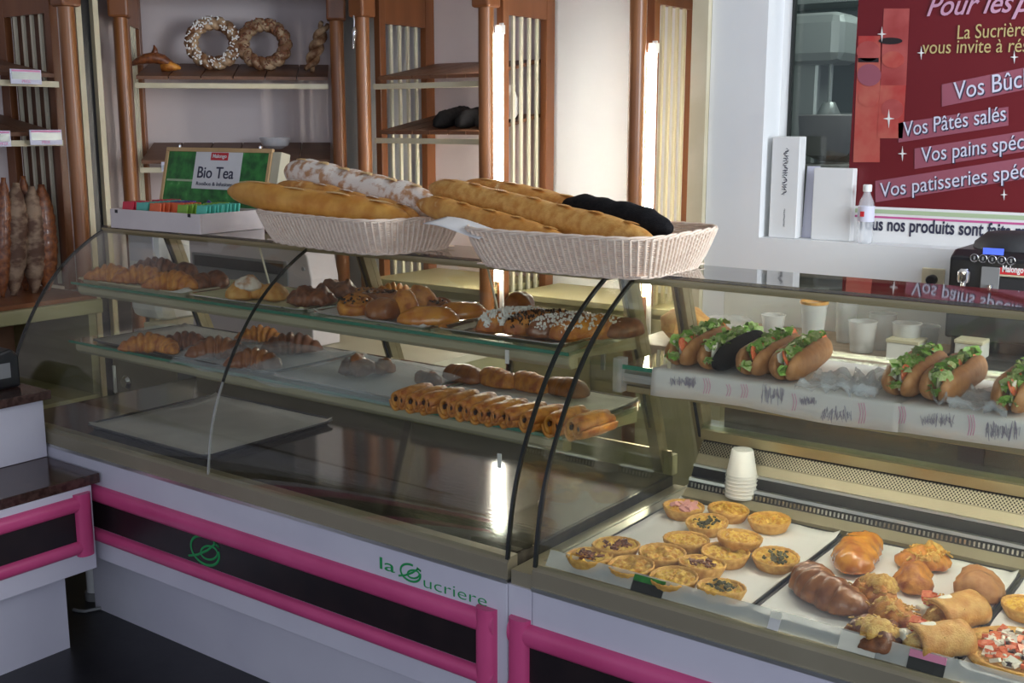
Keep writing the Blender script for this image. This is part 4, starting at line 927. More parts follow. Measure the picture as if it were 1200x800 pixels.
tray('serving_tray', 'silver tray of raisin swirls and glazed buns on the upper shelf', -2.43, -1.985, 2.265, 2.58, ZU, 'chrome', 'paper', sd=5)
tray('serving_tray', 'silver tray of sugared brioche rolls at right end of upper shelf', -1.955, -1.525, 2.262, 2.60, ZU, 'chrome', None, r=.05, rim=.036, h=.020)
tray('baking_tray', 'dark baking tray with croissants at the left of the lower shelf', -3.55, -2.62, 2.25, 2.66, ZL, 'tray', 'paperg', sd=8)
tray('baking_tray', 'tray with two knotted pastries in the middle of the lower shelf', -2.60, -2.07, 2.25, 2.66, ZL, 'chrome', 'paperg', sd=9)
tray('baking_tray', 'tray of chocolate rolls at the right of the lower shelf', -2.05, -1.525, 2.235, 2.66, ZL, 'tray', 'paper', sd=10, ph=(0, 0, -.004, 0))
a = onz(130, 507, .72); b = onz(222, 543, .72)
tray('baking_tray', 'empty paper-lined tray on the floor of the left case', -3.33, -2.70, 2.07, 2.62, .7005, 'tray', 'paperg', h=.018, sd=11, wav=.001)
ZD = .7005
tray('baking_tray', 'tray of quiches in the right case', -1.362, -.912, 2.040, 2.592, ZD, 'tray', 'paper', h=.016, sd=12, rim=.008, r=.012)
tray('baking_tray', 'tray of cheese pastries beside the quiches', -.902, -.500, 2.040, 2.592, ZD, 'tray', 'paper', h=.016, sd=13, rim=.008, r=.012)
tray('baking_tray', 'tray with the pizza at the right edge of the picture', -.490, -.06, 2.040, 2.592, ZD, 'tray', 'paper', h=.016, sd=14, rim=.008, r=.012)

z = ZU+.006
cr = lambda s, m='crust': mk_croissant(m, s)
GA = 'croissants on the upper left tray'
put('cr0', cr(0), 129, 323, z, 62, .025, 'orange-brown croissant at the left front end of the upper left tray', 'croissant', GA)
put('cr1', cr(3), 165, 325, z, 80, .025, 'golden croissant, second along the front of the upper left tray', 'croissant', GA, 1.05)
put('cr2', cr(5), 201, 333, z, 60, .025, 'ribbed golden croissant at front centre beside the white paper scrap', 'croissant', GA, 1.08)
put('brc', cr(1, 'brown'), 181, 312, z, 75, .03, 'dark croissant behind the golden ones on the upper left tray', 'croissant', GA, 1.0)
put('brr', mk_roll('bun', 'brown', .12, .085, .065, 1), 217, 318, z, 20, .03, 'round dark brown bun at the rear of the upper left tray', 'bun', GA)
put('brq', mk_roll('bun', 'brown', .14, .07, .055, 4, ridge=.1), 236, 330, z, -25, .026, 'reddish brown bun right of the ribbed croissant', 'bun', GA)
put('brq', None, 254, 327, z, 10, .028, 'long dark bun at the right rear of the upper left tray', 'bun', GA, 1.05)
o = build(G().grid(6, 6, lambda u, v_: (-.03+.06*u, -.025+.05*v_, .006+.012*math.sin(u*3)*v_)), 'paper_scrap', 'paper', None, 'all', solid=.0006, loc=(0, 0, 0)); p = onz(196, 344, z+.008); o.location = (p.x, 2.287, z+.003); tag(o, 'small white paper scrap under the ribbed croissant', 'paper')
GB = 'buns on the second upper tray'
sb = lambda s, m='crustl': mk_roll('bun', m, .085, .07, .045, s, 2.3, amp=.006)
put('sb1', sb(1), 280, 344, z, 15, .02, 'sugared pale bun at the left front of the second upper tray', 'bun', GB, 1.2)
put('sb2', sb(2), 302, 343, z, 70, .02, 'pale bun in the middle of the sugared group', 'bun', GB, 1.2)
put('sb3', sb(3), 321, 345, z, -20, .02, 'pale bun at the right of the sugared group', 'bun', GB, 1.2)
put('sb4', sb(4, 'flour'), 291, 333, z+.03, 40, .02, 'sugar-dusted bun lying on top of the pale buns', 'bun', GB, 1.1)
put('db1', mk_roll('bun', 'brown', .13, .085, .05, 7, 2.2, amp=.008, ridge=.12), 366, 349, z, 70, .025, 'large dark red-brown bun at the right front of the second upper tray', 'bun', GB, 1.2)
put('db1', None, 395, 340, z, 60, .025, 'dark red-brown bun behind the large one on the second upper tray', 'bun', GB, 1.15)
GC = 'pastries on the silver raisin swirl tray'
sw = lambda s, m='crust': mk_swirl(m, s)
put('sw1', sw(1), 416, 358, z, 0, .022, 'large raisin swirl at the left front of the silver tray', 'pastry', GC, 1.05, (-12, 6))
put('sw2', sw(2, 'gloss'), 446, 350, z+.004, 90, .02, 'raisin swirl behind and right of the large front swirl', 'pastry', GC, 1.1)
put('gb1', mk_roll('bun', 'gloss', .09, .085, .055, 3, 2.4, amp=.005), 449, 366, z, 30, .022, 'glazed dark bun with raisins beside the large swirl', 'bun', GC, 1.2)
put('pt1', mk_roll('pointed_bun', 'crust', .10, .055, .075, 5, 1.4, amp=.004), 475, 361, z, 20, .032, 'pointed golden pastry standing up in the tray middle', 'bun', GC, 1.2)
put('pt1', None, 492, 352, z, 60, .032, 'second pointed golden pastry behind the first', 'bun', GC, 1.1)
put('sw2', None, 512, 356, z, 30, .022, 'dark glazed swirl at the rear right of the silver tray', 'pastry', GC, .85, (-10, 0))
put('lb1', mk_roll('bun', 'glossg', .145, .062, .045, 8, 2.4, amp=.003), 502, 373, z, 72, .02, 'long golden bun at the right front of the silver tray', 'bun', GC, 1.2)
put('lb1', None, 540, 365, z, 78, .022, 'long golden bun at the right edge of the silver tray', 'bun', GC, 1.1)
put('sw1', None, 430, 343, z, 40, .022, 'swirl at the left rear of the silver tray, partly hidden', 'pastry', GC, .85)
put('cr0', None, 462, 343, z, 85, .02, 'shadowed croissant at the rear centre of the silver tray', 'croissant', GC, .8)
GD = 'sugared rolls on the right silver tray'
put('sr1', mk_sugar_roll('glaze', 1), 604, 377, z, -32, .03, 'white-glazed brioche roll, leftmost of the sugared rolls', 'roll', GD, 1.12)
put('sr2', mk_sugar_roll('choc_bits', 2), 636, 379, z, -32, .03, 'brioche roll with chocolate sprinkles beside the white-glazed one', 'roll', GD, 1.12)
put('sr3', mk_sugar_roll('sugar_bits', 3, 'gloss'), 664, 382, z, -32, .03, 'brioche roll with white sugar grains, third of the sugared rolls', 'roll', GD, 1.12)
put('sr4', mk_sugar_roll('sugar_bits', 4), 690, 385, z, -32, .03, 'brioche roll with sugar grains behind the black glass edges', 'roll', GD, 1.12)
put('tb', mk_roll('bun', 'gloss', .115, .075, .065, 6, 3), 609, 352, z+.035, 15, .04, 'smooth brown bun sitting up behind the white-glazed roll', 'bun', GD)
put('tb2', mk_roll('bun', 'brown', .13, .07, .055, 9), 731, 387, z, -20, .02, 'dim brown bun at the far right of the right silver tray', 'bun', GD)

z = ZL+.006
GE = 'croissants on the dark lower tray'
put('cr1', None, 173, 405, z, 70, .025, 'golden croissant at the left of the dark lower tray', 'croissant', GE, 1.05)
put('cr2', None, 193, 407, z, 30, .022, 'small golden croissant end touching the leftmost lower croissant', 'croissant', GE, .8)
put('brc', None, 216, 402, z, 75, .025, 'dim brown croissant behind on the dark lower tray', 'croissant', GE)
put('gcr', cr(9, 'gloss'), 256, 411, z, 75, .028, 'glossy ribbed croissant in the middle of the dark lower tray', 'croissant', GE, 1.15)
put('gcr', None, 298, 427, z, 62, .018, 'reddish croissant half under the clear wrap near the tray front', 'croissant', GE, 1.05)
put('cr0', None, 304, 392, z, 70, .03, 'pale croissant at the rear just below the upper shelf bar', 'croissant', GE, .95)
put('brc', None, 341, 407, z, 80, .025, 'dark curled croissant at the right of the dark lower tray', 'croissant', GE, 1.15)
GF = 'knotted pastries on the middle lower tray'
put('kn', mk_roll('knotted_pastry', 'gloss', .11, .085, .06, 13, 2, amp=.014, spiral=.15, nr=2), 419, 430, z, 40, .028, 'knotted brown pastry with the larger bulk on the middle lower tray', 'pastry', GF, 1.05)
put('kn', None, 450, 429, z, 120, .024, 'smaller knotted pastry right beside the larger one', 'pastry', GF, .75)
GG = 'chocolate rolls in the front row of the lower shelf'
ords = ['leftmost', 'second', 'third', 'fourth', 'fifth', 'sixth', 'seventh', 'eighth', 'ninth', 'tenth', 'rightmost']
row = [487, 504, 522, 543, 562, 580, 597, 617, 640, 667, 694]
for i, px in enumerate(row):
    py = 460+(px-487)*.163
    put('ch%d' % (i % 4), mk_choc_roll(i), px, py+5, z, rnd.uniform(-8, 8)-6, .026, '%s chocolate-filled roll of the front row on the lower shelf' % ords[i], 'roll', GG, (.95, 1.15, rnd.uniform(1.2, 1.35)))
GH = 'rolls behind the front row on the lower shelf'
put('db1', None, 501, 441, z+.004, 80, .025, 'dark bun at the left end of the rear row on the lower shelf', 'bun', GH, .8)
for i, (px, m, nm) in enumerate(((543, 'gloss', 'ribbed glossy roll, second in the rear row behind the chocolate rolls'), (583, 'crust', 'dull golden roll, third in the rear row behind the chocolate rolls'), (622, 'crust', 'dull golden roll, fourth in the rear row behind the left black glass edge'), (664, 'gloss', 'dark roll at the right end of the rear row, between the black glass edges'))):
    put('rr'+m, mk_roll('ribbed_roll', m, .155, .08, .055, i, 3, ridge=.08, nr=8), px, 437+(px-543)*.13, z, 84, .028, nm, 'roll', GH)

# clear wrap on the lower shelf
def wrap(name, label, fn, nx, ny, loc, m='film'):
    g = G().grid(nx, ny, fn); o = build(g, name, m, None, 'all', solid=.0006, loc=loc); return tag(o, label, 'wrap')
wrap('plastic_sheet', 'clear bluish plastic sheet draped over the front of the lower trays', lambda u, v_: (-3.06+1.04*u, 2.215+.25*v_+.01*math.sin(u*9), ZL+.012+.050*math.sin(min(1, v_*1.3)*1.57)*(.5+.5*math.sin(u*3.1))+nz((u*9, v_*4, 0), 1, .014)+.004-max(0, .2-v_)*.10), 50, 18, (-2.5, 2.3, ZL+.02))

# ---------------------------------------------------------------- quiches
z = ZD+.005
def clampY(p, r_): return p
GQ = 'quiches on the first tray of the right case'
Q = [(722, 643, 'b', 'quiche with browned top, left end of the tray, behind the front row'), (691, 655, 'b', 'browned quiche at the far left front corner of the tray'), (776, 652, 'g', 'deep golden quiche in the middle of the second row'), (740, 666, 'g', 'golden quiche in the front row, above the green price ticket'),
     (804, 636, 'p', 'yellow quiche in the third row, left of the overlapping pair'), (790, 680, 'p', 'pale yellow quiche in the front row right of the green ticket'), (822, 664, 'b', 'orange-yellow quiche just behind the rightmost front quiche'), (845, 692, 'h', 'green-flecked quiche at the right end of the front row'),
     (829, 615, 'h', 'quiche with one long dark herb stalk near the tray rear'), (866, 633, 'p', 'upper yellow quiche of the overlapping pair'), (850, 651, 'p', 'lower yellow quiche of the overlapping pair'), (909, 656, 'h', 'quiche with a dark green herb centre by the tray edge'),
     (902, 612, 'g', 'golden smooth quiche at the right rear of the tray'), (853, 600, 'g', 'deep golden quiche at the rear in front of the white cups'), (801, 597, 'm', 'quiche with pink ham pieces at the left rear corner')]
QM = {'b': ('egg', 'brown', 1), 'g': ('egg2', None, 2), 'p': ('egg', None, 3), 'h': ('egg', 'herb', 4), 'm': ('egg', 'ham', 5)}
for i, (px, py, k, lb) in enumerate(Q):
    zz = z+(.018 if lb.startswith('upper yellow') else 0)
    p = onz(px, py, zz+.018)
    put('q'+k, mk_quiche(*QM[k]), px, py, zz, rnd.uniform(0, 360), .018, lb, 'quiche', GQ, rnd.uniform(1.02, 1.09), (rnd.uniform(-4, 4), rnd.uniform(-4, 4)))
put('qp', None, 1204, 713, z, 20, .018, 'yellow quiche cut by the right picture edge, above the pizza', 'quiche', None)
# ---------------------------------------------------------------- second tray
GP = 'baked pastries on the second tray of the right case'
put('bean', lambda: mesh_thing('glazed_bread', loaf(.235, .100, .066, .045, 2.6, 60, 26, .004, .13, 8, 2), 'gloss'), 971, 687, z, 52, .03, 'large glossy dark brown curved bread at the left front of the tray', 'bread', GP)
put('pill', lambda: mesh_thing('glazed_bread', loaf(.215, .100, .060, .026, 3.2, 44, 26, .004, .05, 3, 3), 'glossg'), 1008, 645, z, 8, .03, 'smooth golden pillow bread at the left rear of the tray', 'bread', GP)
put('cz1', mk_cheesy(1, 'crust'), 1084, 650, z, -30, .032, 'cheese-topped bun at the rear centre of the tray', 'pastry', GP, 1.15)
put('pl1', mk_roll('bun', 'crust', .115, .075, .05, 17, 2.2, amp=.009), 1072, 677, z, 25, .025, 'pale folded bun below the rear cheese-topped bun', 'bun', GP)
put('pl2', mk_roll('bun', 'bun', .125, .095, .065, 19, 3.2, amp=.005), 1147, 685, z, 5, .03, 'pale round bun at the right rear of the tray', 'bun', GP)
put('cz2', mk_cheesy(2, 'crust'), 1028, 686, z, 60, .030, 'pale cheese bun right beside the glossy dark bread', 'pastry', GP, 1.0)
put('cz1', None, 1047, 712, z+.012, 80, .030, 'cheese bun in the tray centre, above the dark cheese pastry', 'pastry', GP, .95)
put('cz3', mk_cheesy(3, 'brown', .115, .10, .045), 1026, 737, z, 70, .030, 'dark folded pastry with melted cheese at the tray front', 'pastry', GP, 1.0)
put('wr', mk_wrap(1), 1118, 718, z, -28, .03, 'open crepe roll showing a white cheese block, right of centre', 'pastry', GP, 1.15)
put('wr', None, 1100, 750, z, -42, .03, 'open crepe roll at the front above the pink price ticket', 'pastry', GP, 1.1)
def mk_pizza():
    T = thing('pizza', None, None)
    build(G().lathe([(.09, 0), (.105, .002), (.112, .010), (.108, .018), (.098, .016), (.09, .012)], 48, fn=lambda a, r_, z: 1+.02*math.sin(a*5)+.015*math.sin(a*9+1)), 'crust', 'pastrys', T, 'all')
    v = [(0, 0, .017)]; na = 40; hz = lambda x, y: .013+.006*noise.noise((x*40, y*40, 3))+.003*noise.noise((x*110, y*110, 0))
    for i in range(1, 11):
        for j in range(na): q = .098*i/10; a = 2*math.pi*j/na; x, y = q*math.cos(a), q*math.sin(a); v.append((x, y, hz(x, y)))
    fs = [(0, 1+j, 1+(j+1) % na) for j in range(na)]
    for i in range(9):
        for j in range(na): a, b = 1+i*na+j, 1+i*na+(j+1) % na; fs.append((a, a+na, b+na, b))
    build(G().add(v, fs), 'melted_cheese', 'cheese', T, 'all')
    for i, (x, y, s) in enumerate(((-.05, .03, .02), (.02, .05, .024), (.05, -.02, .022), (-.02, -.05, .02), (-.06, -.02, .018), (.0, .0, .022), (.06, .04, .018))):
        build(G().lathe([(.001, 0), (s, 0), (s*1.05, .002), (s, .005), (.001, .004)], 16, (x, y, .017), fn=lambda a, r_, z: 1+.12*math.sin(3*a+i)), 'tomato_slice', 'tom', T, True)
    build(bits(G(), 26, .085, .020, .009, 4), 'olive_bits', 'choc', T, kind='stuff'); build(bits(G(), 60, .085, .019, .010, 5, 1.8), 'cheese_bits', 'chees', T, kind='stuff'); build(bits(G(), 40, .085, .021, .009, 6, 1.6), 'pepper_bits', 'tom', T, kind='stuff'); return T
put('pz', mk_pizza, 1199, 766, z, 0, .01, 'small round pizza with tomato slices and olives, cut by the right edge', 'pizza')

# ---------------------------------------------------------------- cup stack
p = onz(866, 590, ZD+.003); T = thing('cup_stack', 'tall upside-down stack of white plastic cups behind the quiches', 'cups', (p.x, 2.61, ZD))
pr = []; zz = 0; xx = ony(866, 560, 2.63).x; zb_ = .739
ztp = ony(869, 528, 2.63).z
N_ = 7; hh = (ztp-zb_)
g = G().lathe([(.041, 0), (.0415, .002), (.0385, hh*.48), (.0405, hh*.482), (.0405, hh*.5)], 28, (xx, 2.645, zb_)); build(g, 'lower_cups', 'white', T, True)
g = G().lathe([(.0395, hh*.5), (.0290, hh-.004), (.027, hh), (.002, hh-.001)], 28, (xx, 2.645, zb_)); build(g, 'top_cup', 'white', T, True)
for k in range(6): build(G().sweep([(xx+.0415*math.cos(t), 2.645+.0415*math.sin(t), zb_+.006+k*.010) for t in [2*math.pi*i/28 for i in range(28)]], .0014, 5, closed=True), 'cup_rim', 'white', T, True)

# ---------------------------------------------------------------- sandwich shelf
zs_ = 1.1205
def liner(x0, x1, label, zlow):
    T = thing('shelf_paper', label, 'paper', ((x0+x1)/2, 2.45, zs_), None)
    prof = [(2.70, zs_+.0015), (2.50, zs_+.0020), (2.40, zs_+.0018), (2.349, zs_+.0025), (2.344, zs_-.004), (2.3425, zs_-.03), (2.342, zlow)]
    g = G(); nx = 40; v = []; fs = []
    for i in range(nx):
        x = x0+(x1-x0)*i/(nx-1)
        for k, (y, z_) in enumerate(prof): v.append((x, y-(.004*abs(math.sin(i*.35+x0*9)) if k > 4 else 0), z_+(.004*math.sin(i*.21+x0) if k == 6 else 0)))
    m_ = len(prof)
    for i in range(nx-1):
        for k in range(m_-1): a = i*m_+k; fs.append((a, a+m_, a+m_+1, a+1))
    build(g.add(v, fs), 'sheet', 'paper', T, 'all', solid=.0007)
    return T
xa = -1.318; xm = ony(1043, 495, 2.345).x
LP1 = liner(xa, xm+.02, 'printed white paper under the four left filled rolls, hanging over the shelf edge', 1.061)
LP2 = liner(xm+.005, .52, 'printed white paper under the right filled rolls, hanging over the shelf edge', 1.066)
def scribble(par, px, py, wpx, hpx, m, seed, n=60, r_=.0006):
    r = random.Random(seed); pts = []; x = px; 
    for i in range(n):
        t = i/n; q = ony(px+wpx*t+r.uniform(-.07, .07)*wpx, py+hpx*(.5*math.sin(i*2.4)+r.uniform(-.25, .25)), 2.3372); pts.append((q.x, 2.3372, q.z))
    build(G().sweep(pts, r_, 4, up=(0, 1, 0)), 'print', m, par)
for px, py, w_, h, m, s in ((785, 447, 26, 10, 'ink', 1), (803, 448, 12, 10, 'lilac', 2), (893, 462, 26, 18, 'ink', 3), (938, 470, 18, 8, 'ink', 4), (962, 485, 36, 14, 'ink', 5)): scribble(LP1, px, py, w_, h, 'printg', s)
for px, py, w_, h, s in ((1080, 492, 38, 12, 6), (1156, 505, 40, 18, 7)): scribble(LP2, px, py, w_, h, 'printg', s, 70)
def redlines(par, px, py, h, k):
    for i in range(k):
        pts = [(lambda q: (q.x, 2.3370, q.z))(ony(px+i*3+2.2*math.sin(t*3.1), py+h*t, 2.3370)) for t in [j/8 for j in range(9)]]; build(G().sweep(pts, .0007, 4, up=(0, 1, 0)), 'print', 'pinkp', par)
for px, py, h, k in ((824, 443, 18, 3), (851, 450, 14, 2), (868, 450, 16, 3), (928, 461, 20, 2)): redlines(LP1, px, py, h, k)
for px, py, h, k in ((1006, 472, 24, 3),): redlines(LP1, px, py, h, k)
for px, py, h, k in ((1053, 476, 20, 3), (1134, 486, 24, 3)): redlines(LP2, px, py, h, k)
SW = [((806, 414), (868, 384), 'bun', 'bun', 'cheese tomato', 'tan filled roll with white cheese at the left end of the sandwich shelf', 1), ((840, 420), (905, 389), 'bun', 'blackb', 'cheese', 'filled roll with black crust on the sandwich shelf', 2),
      ((880, 428), (948, 394), 'bun', 'bun', 'tomato', 'tan lettuce roll between the black roll and the large roll', 3), ((924, 432), (985, 394), 'bun', 'bun', 'cheese tomato', 'large tan roll left of the crumpled clear wrap', 4),
      ((1053, 452), (1106, 416), 'bun', 'bun', 'cheese tomato', 'filled roll just right of the crumpled clear wrap', 5), ((1100, 456), (1148, 424), 'bun', 'bun', 'ycheese tomato', 'filled roll with yellowish cheese, second right of the clear wrap', 6),
      ((1182, 470), (1226, 432), 'bun', 'bun', 'cheese tomato', 'filled roll cut by the right picture edge on the sandwich shelf', 7)]
for fr, bk, l, r_, fill, lb, sd in SW:
    a = onz(*fr, zs_+.035); b = onz(*bk, zs_+.035); d = b-a; ang = math.atan2(d.y, d.x)-math.pi/2; L_ = .34
    dirv = Vector((-math.sin(ang), math.cos(ang), 0)); c = Vector((a.x, 2.352, 0))+dirv*(L_/2)
    o = mk_sandwich(L_, l, r_, fill, sd)(); o.location = (c.x, c.y, zs_+.0025); o.rotation_euler = (0, 0, ang); tag(o, lb, 'filled roll', 'filled rolls on the sandwich shelf')
for (px, py, s, lb) in ((992, 447, 1.0, 'crumpled clear plastic wrap between the large roll and the next pair'), (1150, 466, .8, 'crumpled clear plastic wrap left of the roll at the picture edge')):
    p = onz(px, py, zs_+.02); sd = s*7
    wrap('plastic_wrap', lb, lambda u, v_: (p.x-.085*s+.17*s*u+nz((u*4, v_*4, sd), 1, .03), p.y-.09+.18*v_, zs_+.006+.045*abs(noise.noise((u*4.5+sd, v_*4.5, 1)))*1.3+.01*abs(noise.noise((u*12, v_*12, sd)))), 26, 26, (p.x, p.y, zs_+.01), 'film')

# ---------------------------------------------------------------- baguettes in the baskets
def long_loaf(name, label, A_, B_, r0, m, ms, seed, nslash=5, p=4, group=None, sag=.0, cat='bread', sl=True):
    A_, B_ = Vector(A_), Vector(B_); c = (A_+B_)/2; T = thing(name, label, cat, c, group); d = (B_-A_); L_ = d.length; n = 46
    pts = []; rad = []
    for i in range(n+1):
        t = i/n; s = 2*t-1; q = A_+d*t; q.z += sag*(1-s*s)+nz((t*4, seed, 0), 1, .006); q.x += nz((t*3, seed, 5), 1, .006); pts.append(q); rad.append(r0*max(.08, 1-abs(s)**p)**.5*(1+.018*math.sin(t*nslash*6.28+seed)))
    g = G().sweep(pts, rad, 20, fn=lambda t, a: 1+.05*noise.noise((t*16+seed, math.cos(a)*1.5, math.sin(a)*1.5))+.03*max(0, math.sin(a))*math.sin(t*nslash*6.28+a*1.2)); build(g, 'crust', m, T, 'all')
    side = d.cross(Vector((0, 0, 1))).normalized(); dn = d.normalized()
    if sl:
        for k in range(nslash):
            t = (k+.7)/(nslash+.4); i0 = int(t*n); q = pts[i0]; rr = rad[i0]; v = []
            Ls = L_/nslash*1.0; path = []
            for j in range(11):
                u = j/10-.5; off = side*(u*rr*.95); base_ = q+dn*(u*Ls)+off; base_.z = q.z+math.sqrt(max(.01, 1-(u*.95)**2))*rr*.985; path.append(base_)
            g = G().sweep(path, [max(.0008, rr*.30*(1-(2*j/10-1)**2)) for j in range(11)], 8, sq=(1, .14)); build(g, 'slash', ms, T, 'all')
    return T
def bp(px, py, Y): return ony(px, py, Y)
G1 = 'loaves in the left basket'; zb1 = zt
long_loaf('baguette', 'golden loaf at the front of the left basket, its end over the tea box', bp(270, 224, 2.42), bp(478, 258, 2.40), .046, 'gcrust', 'cutc', 1, 4, 5, G1)
long_loaf('baguette', 'golden flour-dusted loaf between the front loaf and the floury one', bp(327, 218, 2.50), bp(490, 256, 2.45), .037, 'bagu', 'flour', 2, 5, 5, G1)
long_loaf('country_loaf', 'thick floury loaf lying on top at the rear of the left basket', bp(337, 200, 2.58), bp(510, 243, 2.53), .056, 'flour', 'cutc', 3, 6, 6, G1)
G2 = 'loaves in the right basket'
long_loaf('baguette', 'baguette at the left front of the right basket, beside the white paper', bp(491, 238, 2.42), bp(665, 287, 2.34), .036, 'bagu', 'crustl', 4, 5, 5, G2)
long_loaf('baguette', 'long pale baguette across the middle of the right basket', bp(505, 220, 2.50), bp(765, 283, 2.38), .040, 'crustl', 'bagu', 5, 7, 6, G2)
long_loaf('baguette', 'baguette lying behind the long pale one in the right basket', bp(545, 217, 2.58), bp(765, 270, 2.50), .038, 'bagu', 'crustl', 6, 6, 6, G2)
long_loaf('baguette', 'hindmost baguette in the right basket, under the black loaf', bp(585, 222, 2.66), bp(735, 262, 2.62), .034, 'crustl', 'bagu', 7, 5, 5, G2)
long_loaf('black_loaf', 'black loaf lying on the baguettes in the right basket', bp(660, 240, 2.52), bp(786, 268, 2.46), .042, 'blackb', 'blackb', 8, 5, 4, G2, sl=False)
a = bp(497, 256, 2.24); b = bp(562, 272, 2.22)
o = tag(build(G().grid(14, 8, lambda u, v_: (a.x+(b.x-a.x)*u, 2.235-.02*u+.10*v_, a.z+(b.z-a.z)*u-.012+.012*v_+.004*math.sin(u*5))), 'bag_paper', 'paper', None, 'all', solid=.001, loc=(a.x, 2.36, a.z)), 'white paper sheet poking out between the two baskets', 'paper')

# ---------------------------------------------------------------- things on the wooden shelves
lx = lambda px: None
def onU2(px, zf, dy=.22):   # point on the tilted shelf board of the corner unit, at local depth dy, under photo column px
    o = Vector(U2.location); nrm = Matrix.Rotation(R(45), 3, 'Z')@Vector((0, 1, 0)); q = o+nrm*dy; d = ray(px, 100); t = ((q-CAM).dot(nrm))/(d.dot(nrm)); p = CAM+d*t
    return Vector((p.x, p.y, zf+.062+(.085)*(dy-.05)/(.50-.07)+.001))
def ring_bread(name, label, px, zf, r_, dy=.25, seed=0):
    p = onU2(px, zf, dy); T = thing(name, label, 'bread', (0, 0, 0), 'ring breads on the corner shelf'); n = 60; g = G()
    for ph in (0, math.pi):
        path = [((r_+.016*math.cos(a*7+ph))*math.cos(a), .016*math.sin(a*7+ph), (r_*.93+.016*math.cos(a*7+ph))*math.sin(a)+r_+.028) for a in [2*math.pi*i/n for i in range(n)]]; g.sweep(path, .024, 9, closed=True, up=(0, 1, 0))
    build(g, 'braid', 'ringb', T, 'all'); r = random.Random(seed); g = G()
    for i in range(150):
        a = r.uniform(0, 6.28); b_ = r.uniform(-2.2, -.6); q = r_+.036*math.cos(b_)*r.choice((-1, 1)); T_ = Matrix.Translation((q*math.cos(a), -.036*abs(math.sin(b_))-.003, q*.95*math.sin(a)+r_+.028))@Euler((0, r.uniform(0, 3), 0)).to_matrix().to_4x4(); g.cb((0, 0, 0), (.012, .004, .006), T_)
    build(g, 'seeds', 'sugar' if seed % 2 else 'brown', T, kind='stuff'); T.location = p; T.rotation_euler = (R(-10), 0, R(45)); return T
ring_bread('ring_bread', 'seeded ring bread, left one standing on the corner shelf', 252, 1.893, .115, seed=1)
ring_bread('ring_bread', 'seeded ring bread, right one standing on the corner shelf', 311, 1.893, .112, seed=2)
p = onU2(183, 1.893, .18); T = thing('fish_bread', 'small dolphin-shaped decorative bread on the corner shelf', 'bread', (0, 0, 0))
g = G().sweep([(-.12, 0, .035), (-.09, 0, .05), (-.05, 0, .065), (0, 0, .072), (.04, 0, .062), (.08, 0, .038), (.115, 0, .02)], [.008, .018, .026, .03, .028, .02, .008], 10, up=(0, 1, 0)); build(g, 'body', 'brown', T, 'all')
g = G().sweep([(.0, 0, .085), (.005, 0, .115), (.0, 0, .135)], [.022, .012, .003], 8, up=(0, 1, 0)); build(g, 'fin', 'brown', T, 'all')
g = G().sweep([(.03, 0, .02), (.08, 0, .03), (.13, 0, .02)], [.02, .028, .008], 8, up=(0, 1, 0)); build(g, 'tail', 'crust', T, 'all'); T.location = p; T.rotation_euler = (0, 0, R(45))
p = onU2(362, 1.893, .2); T = thing('twisted_bread', 'twisted bread stick leaning at the right end of the corner shelf', 'bread', (0, 0, 0)); 
for ph in (0, math.pi):
    g = G().sweep([(.018*math.cos(i*.5+ph), .018*math.sin(i*.5+ph), .01+.26*i/26) for i in range(27)], [.010+.014*math.sin(math.pi*(i+1)/28) for i in range(27)], 9, up=(0, 1, 0)); build(g, 'strand', 'ringb', T, 'all')
T.location = p; T.rotation_euler = (0, R(20), R(45))
p = onU2(320, 1.465, .30); o = build(G().lathe([(.03, 0), (.07, .02), (.085, .06), (.08, .065), (.065, .025), (.02, .008)], 24), 'glass_bowl', 'cupc', None, True, loc=(0, 0, 0)); o.location = p; tag(o, 'clear round bowl on the second board of the corner shelf', 'bowl')
p = onU2(162, .93, .06); p.z = 1.165
T = thing('white_jug', 'small white jug on the lower ledge left of the green tea board', 'jug', (p.x, p.y, .93)); build(G().lathe([(.05, 0), (.055, .03), (.045, .20), (.03, .30), (.032, .36), (.02, .37)], 20, (p.x, p.y, .932), fn=lambda a, r_, z: 1+.04*math.sin(6*a)), 'body', 'white', T, True); build(G().sweep([(p.x+.04, p.y, 1.20), (p.x+.075, p.y, 1.17), (p.x+.07, p.y, 1.08), (p.x+.042, p.y, 1.03)], .006, 8, up=(0, 1, 0)), 'handle', 'white', T, True)
# black loaves on the middle unit
for px, lb, dx in ((514, 'leftmost of the three black loaves on the wooden shelf', 0), (540, 'middle one of the three black loaves on the wooden shelf', .0), (564, 'rightmost black loaf, half behind the column', 0)):
    o = mesh_thing('black_loaf', loaf(.30, .098, .085, 0, 4, 24, 16, .004, 0, 5, px), 'blackb') if 'bl' not in PROTO else dup(PROTO['bl']); PROTO.setdefault('bl', o)
    yy = 4.2+.05+.17; q = ony(px, 150, 4.2+.08); o.location = (q.x-.012, yy+.0, 1.618+.062+.085*(.17)/.51); o.rotation_euler = (R(9.5), 0, 0); tag(o, lb, 'bread', 'black loaves on the wooden shelf')
q = ony(607, 140, 4.45); o = build(G().lathe([(.03, 0), (.045, .02), (.05, .10), (.03, .14), (.035, .16)], 16, fn=lambda a, r_, z: 1+.1*math.sin(5*a+z*20)), 'paper_bag', 'white', None, True, loc=(0, 0, 0)); o.location = (q.x-.06, 4.45, 1.738); tag(o, 'small white bag behind the ivory slats of the right side panel', 'bag')
